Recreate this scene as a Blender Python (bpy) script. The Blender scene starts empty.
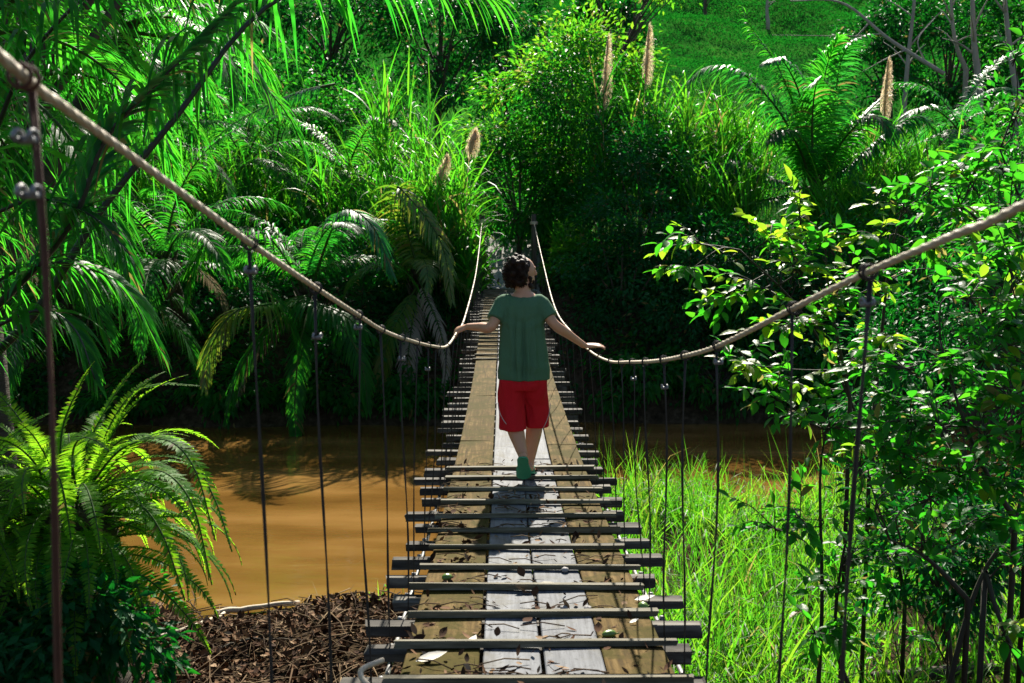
import bpy, math, random
import numpy as np
from mathutils import Vector, Matrix
rng = np.random.default_rng(11)
random.seed(11)
sc = bpy.context.scene
COL = sc.collection
R = math.radians
F = 995.0
CZ = 4.0                                   # eye height above the river
PITCH, YAW = R(5.83), R(0.52)
fw = np.array([math.sin(YAW)*math.cos(PITCH), math.cos(YAW)*math.cos(PITCH), -math.sin(PITCH)])
rt = np.array([math.cos(YAW), -math.sin(YAW), 0.0])
up = np.cross(rt, fw)
BX = 0.13                                  # bridge centre line

def at(px, py, d):
    v = fw + rt*((px-512)/F) + up*((341.5-py)/F)
    return np.array([0, 0, CZ]) + v*(d/v[1])

# ------------------------------------------------------------------ terrain
def sstep(a, b, x):
    t = np.clip((x-a)/(b-a), 0, 1)
    return t*t*(3-2*t)
def wob(x, y):
    return (np.sin(x*0.9+1.3)*np.cos(y*0.7)+0.5*np.sin(x*2.1+y*1.7+0.4)+0.3*np.cos(x*3.7-y*2.9))
def ground(x, y):
    x = np.asarray(x, float); y = np.asarray(y, float)
    w = wob(x, y)
    edge = 0.5*np.sin(x*0.45+0.6)+0.25*np.sin(x*1.3)+3.4*sstep(.2, 2.2, x)
    near = 2.42 - 2.1*sstep(1.2, 7.2, y) - 0.10*sstep(7, 10, y)
    near = near - 1.3*sstep(9.6+edge, 14.0+edge, y) + 0.05*w*sstep(3, 6, y)+0.09*np.sin(x*2.3+y*1.1)*np.cos(y*2.9-x*.7)*sstep(6.5, 8, y)*(1-sstep(10.5, 12, y))
    far = -1.1 + 3.85*sstep(19.6+0.3*np.sin(x*0.45+0.6)+0.2*np.sin(x*1.3), 24.6, y) + 0.75*sstep(24.6, 28.5, y) + 0.32*np.maximum(0, y-28.5)
    far = far + 0.12*w*sstep(22, 27, y)*sstep(1.0, 2.5, np.abs(x-BX)) + 1.2*wob(x*0.13, y*0.11)*sstep(34, 60, y)
    far = np.minimum(far, 62)
    k = sstep(17.2, 19.2, y)
    return near*(1-k)+far*k
def gz(x, y): return float(ground(x, y))

# ------------------------------------------------------------------ object helpers
def tag(o, label=None, cat=None, group=None, kind=None):
    if label: o['label'] = label
    if cat: o['category'] = cat
    if group: o['group'] = group
    if kind: o['kind'] = kind
    return o
def thing(name, label, cat, loc=(0, 0, 0), rz=0, group=None):
    o = bpy.data.objects.new(name, None); COL.objects.link(o)
    o.empty_display_size = 0.2
    o.location = [float(v) for v in loc]; o.rotation_euler = (0, 0, rz)
    return tag(o, label, cat, group)
class MB:
    def __init__(s): s.v = []; s.f = []; s.n = 0
    def add(s, V, Fs, mi=0):
        V = np.asarray(V, float).reshape(-1, 3)
        s.v.append(V)
        for f in (Fs if isinstance(Fs, (list, tuple)) else [Fs]):
            f = np.asarray(f, int)
            if f.size: s.f.append((f+s.n, mi))
        s.n += len(V)
        return s
    def mesh(s, name, mats, off=(0, 0, 0), smooth=True):
        V = np.concatenate(s.v)-np.asarray(off, float)
        me = bpy.data.meshes.new(name)
        me.vertices.add(len(V)); me.vertices.foreach_set('co', V.astype(np.float32).ravel())
        loops = np.concatenate([f.ravel() for f, m in s.f])
        tot = np.concatenate([np.full(len(f), f.shape[1]) for f, m in s.f])
        mi = np.concatenate([np.full(len(f), m) for f, m in s.f])
        st = np.concatenate([[0], np.cumsum(tot)[:-1]])
        me.loops.add(len(loops)); me.loops.foreach_set('vertex_index', loops.astype(np.int32))
        me.polygons.add(len(tot))
        me.polygons.foreach_set('loop_start', st.astype(np.int32))
        me.polygons.foreach_set('loop_total', tot.astype(np.int32))
        me.polygons.foreach_set('material_index', mi.astype(np.int32))
        me.polygons.foreach_set('use_smooth', np.full(len(tot), bool(smooth)))
        for m in (mats if isinstance(mats, (list, tuple)) else [mats]): me.materials.append(m)
        me.update(calc_edges=True); me.validate()
        return me
    def build(s, name, mats, parent=None, smooth=True):
        off = world_loc(parent) if parent is not None else (0, 0, 0)
        return link(name, s.mesh(name, mats, off, smooth), parent)
def world_loc(o):
    p = np.zeros(3)
    while o is not None:
        p = p+np.array(o.location); o = o.parent
    return p
def link(name, me, parent=None):
    o = bpy.data.objects.new(name, me); COL.objects.link(o)
    if parent is not None: o.parent = parent
    return o
def norm(a):
    a = np.asarray(a, float)
    return a/np.maximum(np.linalg.norm(a, axis=-1, keepdims=True), 1e-9)

# ------------------------------------------------------------------ shape helpers
def curve(pts, n=24):
    """Catmull-Rom through control points."""
    P = np.asarray(pts, float)
    P = np.vstack([2*P[0]-P[1], P, 2*P[-1]-P[-2]])
    m = len(P)-3
    out = []
    for u in np.linspace(0, m-1e-6, n):
        i = int(u); t = u-i
        a, b, c, d = P[i:i+4]
        out.append(0.5*((2*b)+(-a+c)*t+(2*a-5*b+4*c-d)*t*t+(-a+3*b-3*c+d)*t**3))
    return np.array(out)
def tube(pts, rad, ns=6, sq=None, cap=True):
    P = np.asarray(pts, float); n = len(P)
    r = np.broadcast_to(np.asarray(rad, float), (n,))
    T = norm(np.gradient(P, axis=0))
    ref = np.array([0, 0, 1.0]) if abs(T[0][2]) < 0.9 else np.array([1.0, 0, 0])
    A = norm(np.cross(T[0], ref)); V = []
    for i in range(n):
        A = norm(A-T[i]*np.dot(A, T[i])); B = np.cross(T[i], A)
        for k in range(ns):
            a = 2*math.pi*k/ns
            V.append(P[i]+r[i]*(math.cos(a)*A+math.sin(a)*B))
    fs = []
    for i in range(n-1):
        for k in range(ns):
            fs.append((i*ns+k, i*ns+(k+1) % ns, (i+1)*ns+(k+1) % ns, (i+1)*ns+k))
    out = [np.array(fs)]
    if cap:
        c = np.array([list(range(ns))[::-1], [(n-1)*ns+k for k in range(ns)]])
        out.append(c)
    return np.array(V), out
def box(c, h, rz=0, jit=0, bev=0.0):
    """box with chamfered long edges: centre c, half sizes h"""
    cx, cy, cz = c; hx, hy, hz = h
    b = min(bev, hx*0.4, hy*0.4, hz*0.4)
    if b <= 0:
        V = np.array([(sx*hx, sy*hy, sz*hz) for sz in (-1, 1) for sx, sy in ((-1, -1), (1, -1), (1, 1), (-1, 1))], float)
        fs = [np.array([(3, 2, 1, 0), (4, 5, 6, 7), (0, 1, 5, 4), (1, 2, 6, 5), (2, 3, 7, 6), (3, 0, 4, 7)])]
    else:
        rings = [(-hz, b), (-hz+b, 0), (hz-b, 0), (hz, b)]
        V = []
        for z, i in rings:
            V += [(sx*(hx-i), sy*(hy-i), z) for sx, sy in ((-1, -1), (1, -1), (1, 1), (-1, 1))]
        V = np.array(V, float); q = []
        for r_ in range(3):
            for k in range(4):
                q.append((r_*4+k, r_*4+(k+1) % 4, r_*4+4+(k+1) % 4, r_*4+4+k))
        q += [(3, 2, 1, 0), (12, 13, 14, 15)]
        fs = [np.array(q)]
    if jit: V = V+rng.normal(0, jit, V.shape)
    if rz:
        ca, sa = math.cos(rz), math.sin(rz)
        V = np.stack([V[:, 0]*ca-V[:, 1]*sa, V[:, 0]*sa+V[:, 1]*ca, V[:, 2]], 1)
    return V+np.array([cx, cy, cz]), fs
def ellipsoid(c, r, nu=16, nv=12, rot=None):
    V = []
    for j in range(nv+1):
        th = math.pi*(0.02+0.96*j/nv)
        for i in range(nu):
            ph = 2*math.pi*i/nu
            V.append((r[0]*math.sin(th)*math.cos(ph), r[1]*math.sin(th)*math.sin(ph), r[2]*math.cos(th)))
    V = np.array(V)
    if rot is not None: V = V @ np.array(rot.to_3x3()).T
    q = [(j*nu+i, (j+1)*nu+i, (j+1)*nu+(i+1) % nu, j*nu+(i+1) % nu) for j in range(nv) for i in range(nu)]
    return V+np.array(c), [np.array(q), np.array([list(range(nu)), [nv*nu+i for i in range(nu)][::-1]])]
def loft(rings, nu=24):
    """rings of (z, cx, cy, rx, ry), capped"""
    V = []
    for z, cx, cy, rx, ry in rings:
        for i in range(nu):
            a = 2*math.pi*i/nu
            V.append((cx+rx*math.cos(a), cy+ry*math.sin(a), z))
    n = len(rings)
    q = [(j*nu+i, j*nu+(i+1) % nu, (j+1)*nu+(i+1) % nu, (j+1)*nu+i) for j in range(n-1) for i in range(nu)]
    return np.array(V), [np.array(q), np.array([list(range(nu))[::-1], [(n-1)*nu+i for i in range(nu)]])]
def strips(P, D, S, L, W, droop, nseg=3, prof='blade'):
    """n curved tapering blades at once"""
    P = np.asarray(P, float); n = len(P)
    L = np.broadcast_to(L, (n,)); W = np.broadcast_to(W, (n,)); droop = np.broadcast_to(droop, (n,))
    V = np.zeros((n, nseg+1, 2, 3)); p = P.copy()
    for k in range(nseg+1):
        t = k/nseg
        if prof == 'blade': w = (0.55+0.45*min(1, t*3))*(1-t**1.8)+0.03
        elif prof == 'leaflet': w = min(1, 0.35+2.5*t)*(1-t**2.2)+0.02
        else: w = min(1, 0.75+t)*(1-t**2.5)+0.08
        V[:, k, 0] = p-S*(W*w/2)[:, None]; V[:, k, 1] = p+S*(W*w/2)[:, None]
        d = D.copy(); d[:, 2] -= droop*(t+0.5/nseg)
        d = norm(d)
        p = p+d*(L/nseg)[:, None]
    idx = np.arange(n)[:, None]*(2*(nseg+1))
    q = []
    for k in range(nseg):
        q.append(np.stack([idx[:, 0]+2*k, idx[:, 0]+2*k+1, idx[:, 0]+2*k+3, idx[:, 0]+2*k+2], 1))
    return V.reshape(-1, 3), np.concatenate(q)
def leaves_low(P, D, N, L, W):
    n = len(P); D = norm(D); S = norm(np.cross(D, N)); N = np.cross(S, D)
    L = np.broadcast_to(L, (n,))[:, None]; W = np.broadcast_to(W, (n,))[:, None]
    V = np.stack([P, P+D*L*0.42+S*W*0.5+N*W*0.16, P+D*L-N*L*0.12, P+D*L*0.42-S*W*0.5+N*W*0.16], 1)
    i = np.arange(n)[:, None]*4
    return V.reshape(-1, 3), np.concatenate([i+np.array([[0, 1, 2]]), i+np.array([[0, 2, 3]])])
def leaves_high(P, D, N, L, W, curl=0.25):
    n = len(P); D = norm(D); S = norm(np.cross(D, N)); N = np.cross(S, D)
    L = np.broadcast_to(L, (n,))[:, None]; W = np.broadcast_to(W, (n,))[:, None]
    rows = [(0, 0.06), (0.2, 0.72), (0.45, 1.0), (0.72, 0.72), (0.9, 0.3), (1.0, 0.03)]
    V = []
    for t, w in rows:
        c = P+D*L*t-N*L*curl*t*t
        V += [c-S*W*w*0.5+N*W*w*0.14, c, c+S*W*w*0.5+N*W*w*0.14]
    V = np.stack(V, 1)
    i = np.arange(n)[:, None]*18; q = []
    for r_ in range(5):
        a = r_*3
        q += [i+np.array([[a, a+1, a+4, a+3]]), i+np.array([[a+1, a+2, a+5, a+4]])]
    return V.reshape(-1, 3), np.concatenate(q)

# ------------------------------------------------------------------ materials
def new_mat(name):
    m = bpy.data.materials.new(name); m.use_nodes = True
    nt = m.node_tree; nt.nodes.clear()
    out = nt.nodes.new('ShaderNodeOutputMaterial')
    return m, nt, out
def N_(nt, t, **kw):
    n = nt.nodes.new(t)
    for k, v in kw.items():
        if k in n.inputs: n.inputs[k].default_value = v
        else: setattr(n, k, v)
    return n
def ramp(nt, cols, src, pos=None, interp='LINEAR'):
    r = nt.nodes.new('ShaderNodeValToRGB'); e = r.color_ramp.elements
    r.color_ramp.interpolation = interp
    n = len(cols); pos = pos or [i/(n-1) for i in range(n)]
    while len(e) < n: e.new(0.5)
    for i in range(n):
        e[i].position = pos[i]; e[i].color = (*cols[i], 1)
    nt.links.new(src, r.inputs['Fac'])
    return r
def leaf_mat(name, cols, tcols, fac=0.45, rough=0.38, spec=0.5, wither=0.025):
    m, nt, out = new_mat(name)
    L = nt.links.new
    g = N_(nt, 'ShaderNodeNewGeometry')
    tc = N_(nt, 'ShaderNodeTexCoord')
    nz = N_(nt, 'ShaderNodeTexNoise', Scale=0.9, Detail=2.0)
    L(tc.outputs['Object'], nz.inputs['Vector'])
    mx = N_(nt, 'ShaderNodeMath', operation='MULTIPLY_ADD'); mx.inputs[1].default_value = 0.55
    L(g.outputs['Random Per Island'], mx.inputs[0])
    ml = N_(nt, 'ShaderNodeMath', operation='MULTIPLY'); ml.inputs[1].default_value = 0.48
    L(nz.outputs['Fac'], ml.inputs[0]); L(ml.outputs[0], mx.inputs[2])
    r1 = ramp(nt, cols, mx.outputs[0]); r2 = ramp(nt, tcols, mx.outputs[0])
    p = N_(nt, 'ShaderNodeBsdfPrincipled', Roughness=rough)
    p.inputs['Specular IOR Level'].default_value = spec
    th = N_(nt, 'ShaderNodeMath', operation='FRACT'); ml2 = N_(nt, 'ShaderNodeMath', operation='MULTIPLY'); ml2.inputs[1].default_value = 37.7
    L(g.outputs['Random Per Island'], ml2.inputs[0]); L(ml2.outputs[0], th.inputs[0])
    gt = N_(nt, 'ShaderNodeMath', operation='GREATER_THAN'); gt.inputs[1].default_value = 1-wither; L(th.outputs[0], gt.inputs[0])
    m1 = N_(nt, 'ShaderNodeMixRGB'); m1.inputs['Color2'].default_value = (.13, .095, .03, 1)
    m2 = N_(nt, 'ShaderNodeMixRGB'); m2.inputs['Color2'].default_value = (.30, .26, .07, 1)
    for mm, rr_ in ((m1, r1), (m2, r2)): L(gt.outputs[0], mm.inputs['Fac']); L(rr_.outputs['Color'], mm.inputs['Color1'])
    r1, r2 = m1, m2
    L(r1.outputs['Color'], p.inputs['Base Color'])
    fn = N_(nt, 'ShaderNodeTexNoise', Scale=60.0, Detail=2.0)
    L(tc.outputs['Object'], fn.inputs['Vector'])
    bp = N_(nt, 'ShaderNodeBump', Strength=0.25, Distance=0.01)
    L(fn.outputs['Fac'], bp.inputs['Height']); L(bp.outputs['Normal'], p.inputs['Normal'])
    t = N_(nt, 'ShaderNodeBsdfTranslucent')
    L(r2.outputs['Color'], t.inputs['Color'])
    mix = N_(nt, 'ShaderNodeMixShader', Fac=fac)
    L(p.outputs[0], mix.inputs[1]); L(t.outputs[0], mix.inputs[2]); L(mix.outputs[0], out.inputs['Surface'])
    return m
def solid(name, cols, scale=6.0, rough=0.7, spec=0.3, stretch=(1, 1, 1), bump=0.3, dist=0.01, metal=0.0, detail=6.0, pos=None, island=0.0, rr=None):
    m, nt, out = new_mat(name); L = nt.links.new
    tc = N_(nt, 'ShaderNodeTexCoord'); mp = N_(nt, 'ShaderNodeMapping'); mp.inputs['Scale'].default_value = stretch
    L(tc.outputs['Object'], mp.inputs['Vector'])
    nz = N_(nt, 'ShaderNodeTexNoise', Scale=scale, Detail=detail, Roughness=0.62)
    L(mp.outputs[0], nz.inputs['Vector'])
    src = nz.outputs['Fac']
    if island:
        g = N_(nt, 'ShaderNodeNewGeometry')
        a = N_(nt, 'ShaderNodeMath', operation='MULTIPLY'); a.inputs[1].default_value = island
        L(g.outputs['Random Per Island'], a.inputs[0])
        b = N_(nt, 'ShaderNodeMath', operation='MULTIPLY_ADD'); b.inputs[1].default_value = 1-island
        L(src, b.inputs[0]); L(a.outputs[0], b.inputs[2]); src = b.outputs[0]
    r = ramp(nt, cols, src, pos)
    p = N_(nt, 'ShaderNodeBsdfPrincipled', Roughness=rough, Metallic=metal)
    p.inputs['Specular IOR Level'].default_value = spec
    L(r.outputs['Color'], p.inputs['Base Color'])
    if rr:
        q = N_(nt, 'ShaderNodeMapRange'); q.inputs['To Min'].default_value = rr[0]; q.inputs['To Max'].default_value = rr[1]
        L(nz.outputs['Fac'], q.inputs['Value']); L(q.outputs[0], p.inputs['Roughness'])
    bp = N_(nt, 'ShaderNodeBump', Strength=bump, Distance=dist)
    L(nz.outputs['Fac'], bp.inputs['Height']); L(bp.outputs['Normal'], p.inputs['Normal'])
    L(p.outputs[0], out.inputs['Surface'])
    return m

M = {}
M['palm'] = leaf_mat('palm leaf', [(.004, .045, .012), (.010, .085, .014), (.020, .115, .012)], [(.015, .30, .02), (.05, .44, .02), (.15, .54, .02)], 0.58, 0.45, 0.2)
M['palm_yellow'] = leaf_mat('ageing palm leaf', [(.012, .09, .012), (.05, .12, .012), (.16, .15, .03)], [(.03, .33, .012), (.22, .40, .02), (.5, .42, .05)], 0.5, 0.36)
M['palm_dead'] = leaf_mat('dead palm leaf', [(.12, .11, .08), (.2, .18, .14), (.3, .27, .22)], [(.12, .1, .05), (.2, .16, .1), (.25, .2, .12)], 0.25, 0.6)
M['palm_blue'] = leaf_mat('bluish palm leaf', [(.012, .075, .05), (.018, .105, .055), (.03, .13, .05)], [(.015, .28, .03), (.04, .40, .03), (.09, .48, .03)], 0.46, 0.45, 0.24)  # bluish base also carries the blue-white sheen of the upper leaf surfaces
M['fern'] = leaf_mat('fern leaf', [(.03, .14, .012), (.06, .18, .014), (.10, .21, .016)], [(.16, .52, .014), (.28, .62, .018), (.44, .68, .025)], 0.6, 0.55, .12)
M['leaf_dark'] = leaf_mat('dark bush leaf', [(.006, .05, .018), (.010, .08, .024), (.018, .115, .028)], [(.004, .12, .012), (.01, .2, .012), (.03, .3, .012)], 0.38, 0.5, .10)
M['leaf_mid'] = leaf_mat('bush leaf', [(.005, .05, .012), (.010, .085, .014), (.025, .12, .014)], [(.01, .22, .015), (.03, .36, .015), (.12, .46, .015)], 0.5, 0.5, .12)
M['leaf_bright'] = leaf_mat('young bush leaf', [(.012, .085, .012), (.03, .12, .012), (.08, .15, .012)], [(.04, .36, .012), (.14, .5, .015), (.36, .56, .02)], 0.56, 0.5, .2)
M['shrub'] = leaf_mat('glossy shrub leaf', [(.004, .05, .01), (.009, .085, .012), (.02, .115, .014)], [(.02, .30, .012), (.06, .44, .015), (.16, .54, .015)], 0.55, 0.42, 0.18)
M['shrub_young'] = leaf_mat('young yellow shrub leaf', [(.04, .12, .012), (.09, .15, .012), (.16, .17, .012)], [(.14, .5, .015), (.28, .58, .02), (.46, .6, .03)], 0.58, 0.4, 0.35)
M['reed'] = leaf_mat('cane leaf', [(.008, .075, .012), (.02, .11, .012), (.05, .14, .012)], [(.02, .32, .012), (.08, .46, .015), (.25, .55, .02)], 0.58, 0.45, .25)
M['grass'] = leaf_mat('grass blade', [(.02, .09, .012), (.04, .12, .012), (.09, .14, .015)], [(.032, .29, .012), (.12, .45, .015), (.36, .52, .03)], 0.55, 0.5, .2)
M['cover'] = leaf_mat('meadow leaf', [(.004, .05, .012), (.008, .08, .014), (.015, .1, .014)], [(.006, .14, .012), (.012, .2, .014), (.03, .26, .015)], 0.35, 0.8, 0.0, 0.0)
M['plume'] = leaf_mat('seed plume', [(.55, .42, .26), (.68, .55, .36), (.78, .67, .48)], [(.7, .54, .32), (.8, .66, .44), (.86, .75, .55)], 0.62, 0.8, 0.05, 0.0)
M['rib'] = solid('palm rib', [(.02, .05, .015), (.05, .09, .02)], 8, 0.75, 0.1)
M['rib_dark'] = solid('dark palm rib', [(.012, .016, .012), (.03, .034, .022)], 8, 0.5, 0.4)
M['bark'] = solid('bark', [(.02, .017, .012), (.06, .05, .036), (.11, .095, .07)], 9, 0.85, 0.2, (1, 1, .25), 0.8, 0.03)
M['bark_pale'] = solid('pale bark', [(.12, .11, .09), (.24, .22, .18), (.34, .31, .27)], 6, 0.8, 0.2, (1, 1, .3), 0.6, 0.03)
M['palm_trunk'] = solid('palm trunk', [(.018, .015, .011), (.05, .042, .03), (.09, .08, .06)], 5, 0.9, 0.2, (1, 1, 5), 0.9, 0.04)
M['stem'] = solid('shrub stem', [(.016, .014, .009), (.04, .034, .022)], 10, 0.7, 0.3)
M['beam'] = solid('beam wood', [(.014, .012, .010), (.05, .044, .036), (.17, .16, .135)], 5, 0.8, 0.2, (.5, 4, 4), 0.5, 0.01, island=0.0, pos=[.3, .5, .72])
M['batten'] = solid('batten wood', [(.035, .03, .018), (.09, .08, .05), (.19, .175, .13)], 5, 0.75, 0.2, (.6, 5, 5), 0.4, 0.006, pos=[.3, .5, .72])
M['wire'] = solid('hanger rope', [(.012, .011, .010), (.03, .026, .022)], 30, 0.6, 0.3)
M['wire_rust'] = solid('rusty hanger', [(.035, .014, .008), (.09, .035, .02)], 30, 0.7, 0.3)
M['rope'] = solid('hand cable', [(.22, .17, .11), (.38, .31, .22), (.5, .44, .34)], 40, 0.55, 0.4, bump=0.5, dist=0.004)
M['steel'] = solid('clamp steel', [(.10, .10, .10), (.26, .26, .26)], 30, 0.6, 0.3, metal=0.5)
M['drycol'] = solid('dry leaf', [(.018, .009, .005), (.07, .033, .017), (.14, .075, .038), (.30, .22, .14)], 3, 0.85, 0.08, bump=0.4, island=0.75, pos=[.15, .45, .7, .95])
M['twig'] = solid('twig', [(.022, .012, .007), (.075, .046, .026), (.22, .16, .09)], 4, 0.85, 0.08, island=0.7)
M['driftwood'] = solid('fallen pole', [(.2, .16, .11), (.36, .3, .22), (.48, .42, .33)], 7, 0.7, 0.3, (6, 1, 6), 0.5)
M['stone'] = solid('path gravel', [(.10, .095, .09), (.24, .23, .22), (.40, .39, .38)], 9, 0.85, 0.25, bump=1.0, dist=0.06)
M['pebble'] = solid('pebble', [(.14, .13, .13), (.3, .29, .28)], 20, 0.6, 0.35)
M['fruit'] = solid('green fruit', [(.05, .12, .015), (.12, .2, .03)], 25, 0.35, 0.5)
M['pale_leaf'] = solid('bleached leaf', [(.4, .36, .28), (.6, .56, .48)], 12, 0.5, 0.4)

def plank_mat(name, cols, pos, moss, mossc, rough=.6, spec=.3):
    m, nt, out = new_mat(name); L = nt.links.new
    tc = N_(nt, 'ShaderNodeTexCoord')
    mp = N_(nt, 'ShaderNodeMapping'); mp.inputs['Scale'].default_value = (14, .7, 14)
    L(tc.outputs['Object'], mp.inputs['Vector'])
    gr = N_(nt, 'ShaderNodeTexNoise', Scale=3.0, Detail=8.0, Roughness=0.65); L(mp.outputs[0], gr.inputs['Vector'])
    st = N_(nt, 'ShaderNodeTexNoise', Scale=3.4, Detail=8.0, Roughness=0.75, Distortion=.8); L(tc.outputs['Object'], st.inputs['Vector'])
    r1 = ramp(nt, cols, gr.outputs['Fac'], pos)
    r2 = ramp(nt, [(0, 0, 0), (1, 1, 1)], st.outputs['Fac'], moss)
    oi = N_(nt, 'ShaderNodeObjectInfo')
    hv = N_(nt, 'ShaderNodeHueSaturation')
    q = N_(nt, 'ShaderNodeMapRange'); q.inputs['To Min'].default_value = 0.82; q.inputs['To Max'].default_value = 1.12
    L(oi.outputs['Random'], q.inputs['Value']); L(q.outputs[0], hv.inputs['Value']); L(r1.outputs['Color'], hv.inputs['Color'])
    mx = N_(nt, 'ShaderNodeMixRGB'); mx.inputs['Color2'].default_value = (*mossc, 1)
    L(r2.outputs['Color'], mx.inputs['Fac']); L(hv.outputs[0], mx.inputs['Color1'])
    # small dark spots and nail stains
    vo = N_(nt, 'ShaderNodeTexNoise', Scale=38.0, Detail=3.0); L(tc.outputs['Object'], vo.inputs['Vector'])
    r3 = ramp(nt, [(.35, .35, .35), (1, 1, 1)], vo.outputs['Fac'], [.3, .42])
    mu = N_(nt, 'ShaderNodeMixRGB', blend_type='MULTIPLY', Fac=0.6)
    L(mx.outputs[0], mu.inputs['Color1']); L(r3.outputs['Color'], mu.inputs['Color2'])
    p = N_(nt, 'ShaderNodeBsdfPrincipled', Roughness=rough)
    p.inputs['Specular IOR Level'].default_value = spec
    L(mu.outputs[0], p.inputs['Base Color'])
    bp = N_(nt, 'ShaderNodeBump', Strength=0.35, Distance=0.004)
    L(gr.outputs['Fac'], bp.inputs['Height']); L(bp.outputs['Normal'], p.inputs['Normal'])
    L(p.outputs[0], out.inputs['Surface'])
    return m
M['plank_pale'] = plank_mat('pale weathered plank', [(.06, .063, .07), (.112, .118, .13), (.16, .167, .18)], [.3, .5, .7], [.50, .76], (.075, .068, .045), .7, .11)
M['plank_moss'] = plank_mat('mossy ochre plank', [(.03, .02, .008), (.088, .056, .017), (.165, .112, .045)], [.3, .5, .7], [.42, .57], (.045, .036, .005), .9, .08)

def ground_mat():
    m, nt, out = new_mat('ground'); L = nt.links.new
    tc = N_(nt, 'ShaderNodeTexCoord'); sp = N_(nt, 'ShaderNodeSeparateXYZ')
    L(tc.outputs['Object'], sp.inputs[0])
    n1 = N_(nt, 'ShaderNodeTexNoise', Scale=7.0, Detail=8.0, Roughness=0.7); L(tc.outputs['Object'], n1.inputs['Vector'])
    n2 = N_(nt, 'ShaderNodeTexNoise', Scale=0.35, Detail=5.0); L(tc.outputs['Object'], n2.inputs['Vector'])
    soil = ramp(nt, [(.012, .009, .006), (.045, .032, .02), (.10, .075, .05)], n1.outputs['Fac'], [.3, .52, .75])
    green = ramp(nt, [(.012, .07, .012), (.026, .13, .016), (.045, .18, .02)], n2.outputs['Fac'], [.3, .5, .7])
    q = N_(nt, 'ShaderNodeMapRange'); q.inputs['From Min'].default_value = 27; q.inputs['From Max'].default_value = 36
    L(sp.outputs['Y'], q.inputs['Value'])
    mx = N_(nt, 'ShaderNodeMixRGB'); L(q.outputs[0], mx.inputs['Fac']); L(soil.outputs['Color'], mx.inputs['Color1']); L(green.outputs['Color'], mx.inputs['Color2'])
    p = N_(nt, 'ShaderNodeBsdfPrincipled', Roughness=1.0); p.inputs['Specular IOR Level'].default_value = 0.0
    L(mx.outputs[0], p.inputs['Base Color'])
    bp = N_(nt, 'ShaderNodeBump', Strength=0.8, Distance=0.06); L(n1.outputs['Fac'], bp.inputs['Height']); L(bp.outputs['Normal'], p.inputs['Normal'])
    L(p.outputs[0], out.inputs['Surface'])
    return m
def water_mat():
    m, nt, out = new_mat('muddy water'); L = nt.links.new
    tc = N_(nt, 'ShaderNodeTexCoord')
    mp = N_(nt, 'ShaderNodeMapping'); mp.inputs['Scale'].default_value = (.35, 1.2, 1); mp.inputs['Rotation'].default_value = (0, 0, R(12))
    L(tc.outputs['Object'], mp.inputs['Vector'])
    n1 = N_(nt, 'ShaderNodeTexNoise', Scale=0.7, Detail=5.0); L(mp.outputs[0], n1.inputs['Vector'])
    c = ramp(nt, [(.075, .037, .008), (.125, .064, .015), (.195, .106, .031)], n1.outputs['Fac'], [.32, .5, .68])
    p = N_(nt, 'ShaderNodeBsdfPrincipled', Roughness=0.07); p.inputs['IOR'].default_value = 1.33; p.inputs['Specular IOR Level'].default_value = .32
    L(c.outputs['Color'], p.inputs['Base Color'])
    n2 = N_(nt, 'ShaderNodeTexNoise', Scale=3.0, Detail=5.0, Distortion=0.8); L(mp.outputs[0], n2.inputs['Vector'])
    bp = N_(nt, 'ShaderNodeBump', Strength=0.25, Distance=0.04); L(n2.outputs['Fac'], bp.inputs['Height']); L(bp.outputs['Normal'], p.inputs['Normal'])
    L(p.outputs[0], out.inputs['Surface'])
    return m

# ------------------------------------------------------------------ setting
def build_terrain():
    xs = np.concatenate([np.linspace(-90, -14, 30), np.linspace(-13.5, 13.5, 109), np.linspace(14, 90, 30)])
    ys = np.concatenate([np.linspace(-25, 0, 14), np.linspace(.3, 32, 120), np.linspace(33, 220, 80)])
    X, Y = np.meshgrid(xs, ys); Z = ground(X, Y)
    n = len(xs); V = np.stack([X, Y, Z], 2).reshape(-1, 3)
    i = (np.arange(len(ys)-1)[:, None]*n+np.arange(n-1)[None, :]).ravel()
    mb = MB(); mb.add(V, np.stack([i, i+1, i+n+1, i+n], 1))
    tag(mb.build('ground', ground_mat()), kind='structure')
    mb = MB(); mb.add([(-90, 8.5, 0), (90, 8.5, 0), (90, 24, 0), (-90, 24, 0)], np.array([[0, 1, 2, 3]]))
    tag(mb.build('river', water_mat()), kind='structure')
    # stony path beyond the bridge
    mb = MB(); ys = np.linspace(24.2, 33, 60); xs = np.linspace(-.95, .95, 16)
    X, Y = np.meshgrid(xs, ys); X = X+BX+0.1*np.sin(Y*0.7)
    Z = ground(X, Y)+0.035+0.035*rng.normal(0, 1, X.shape)*(np.abs(X-BX) < 0.85)
    Z[:, 0] -= .1; Z[:, -1] -= .1
    i = (np.arange(59)[:, None]*16+np.arange(15)[None, :]).ravel()
    mb.add(np.stack([X, Y, Z], 2).reshape(-1, 3), np.stack([i, i+1, i+17, i+16], 1))
    tag(mb.build('path', M['stone']), kind='structure')
build_terrain()

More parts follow.
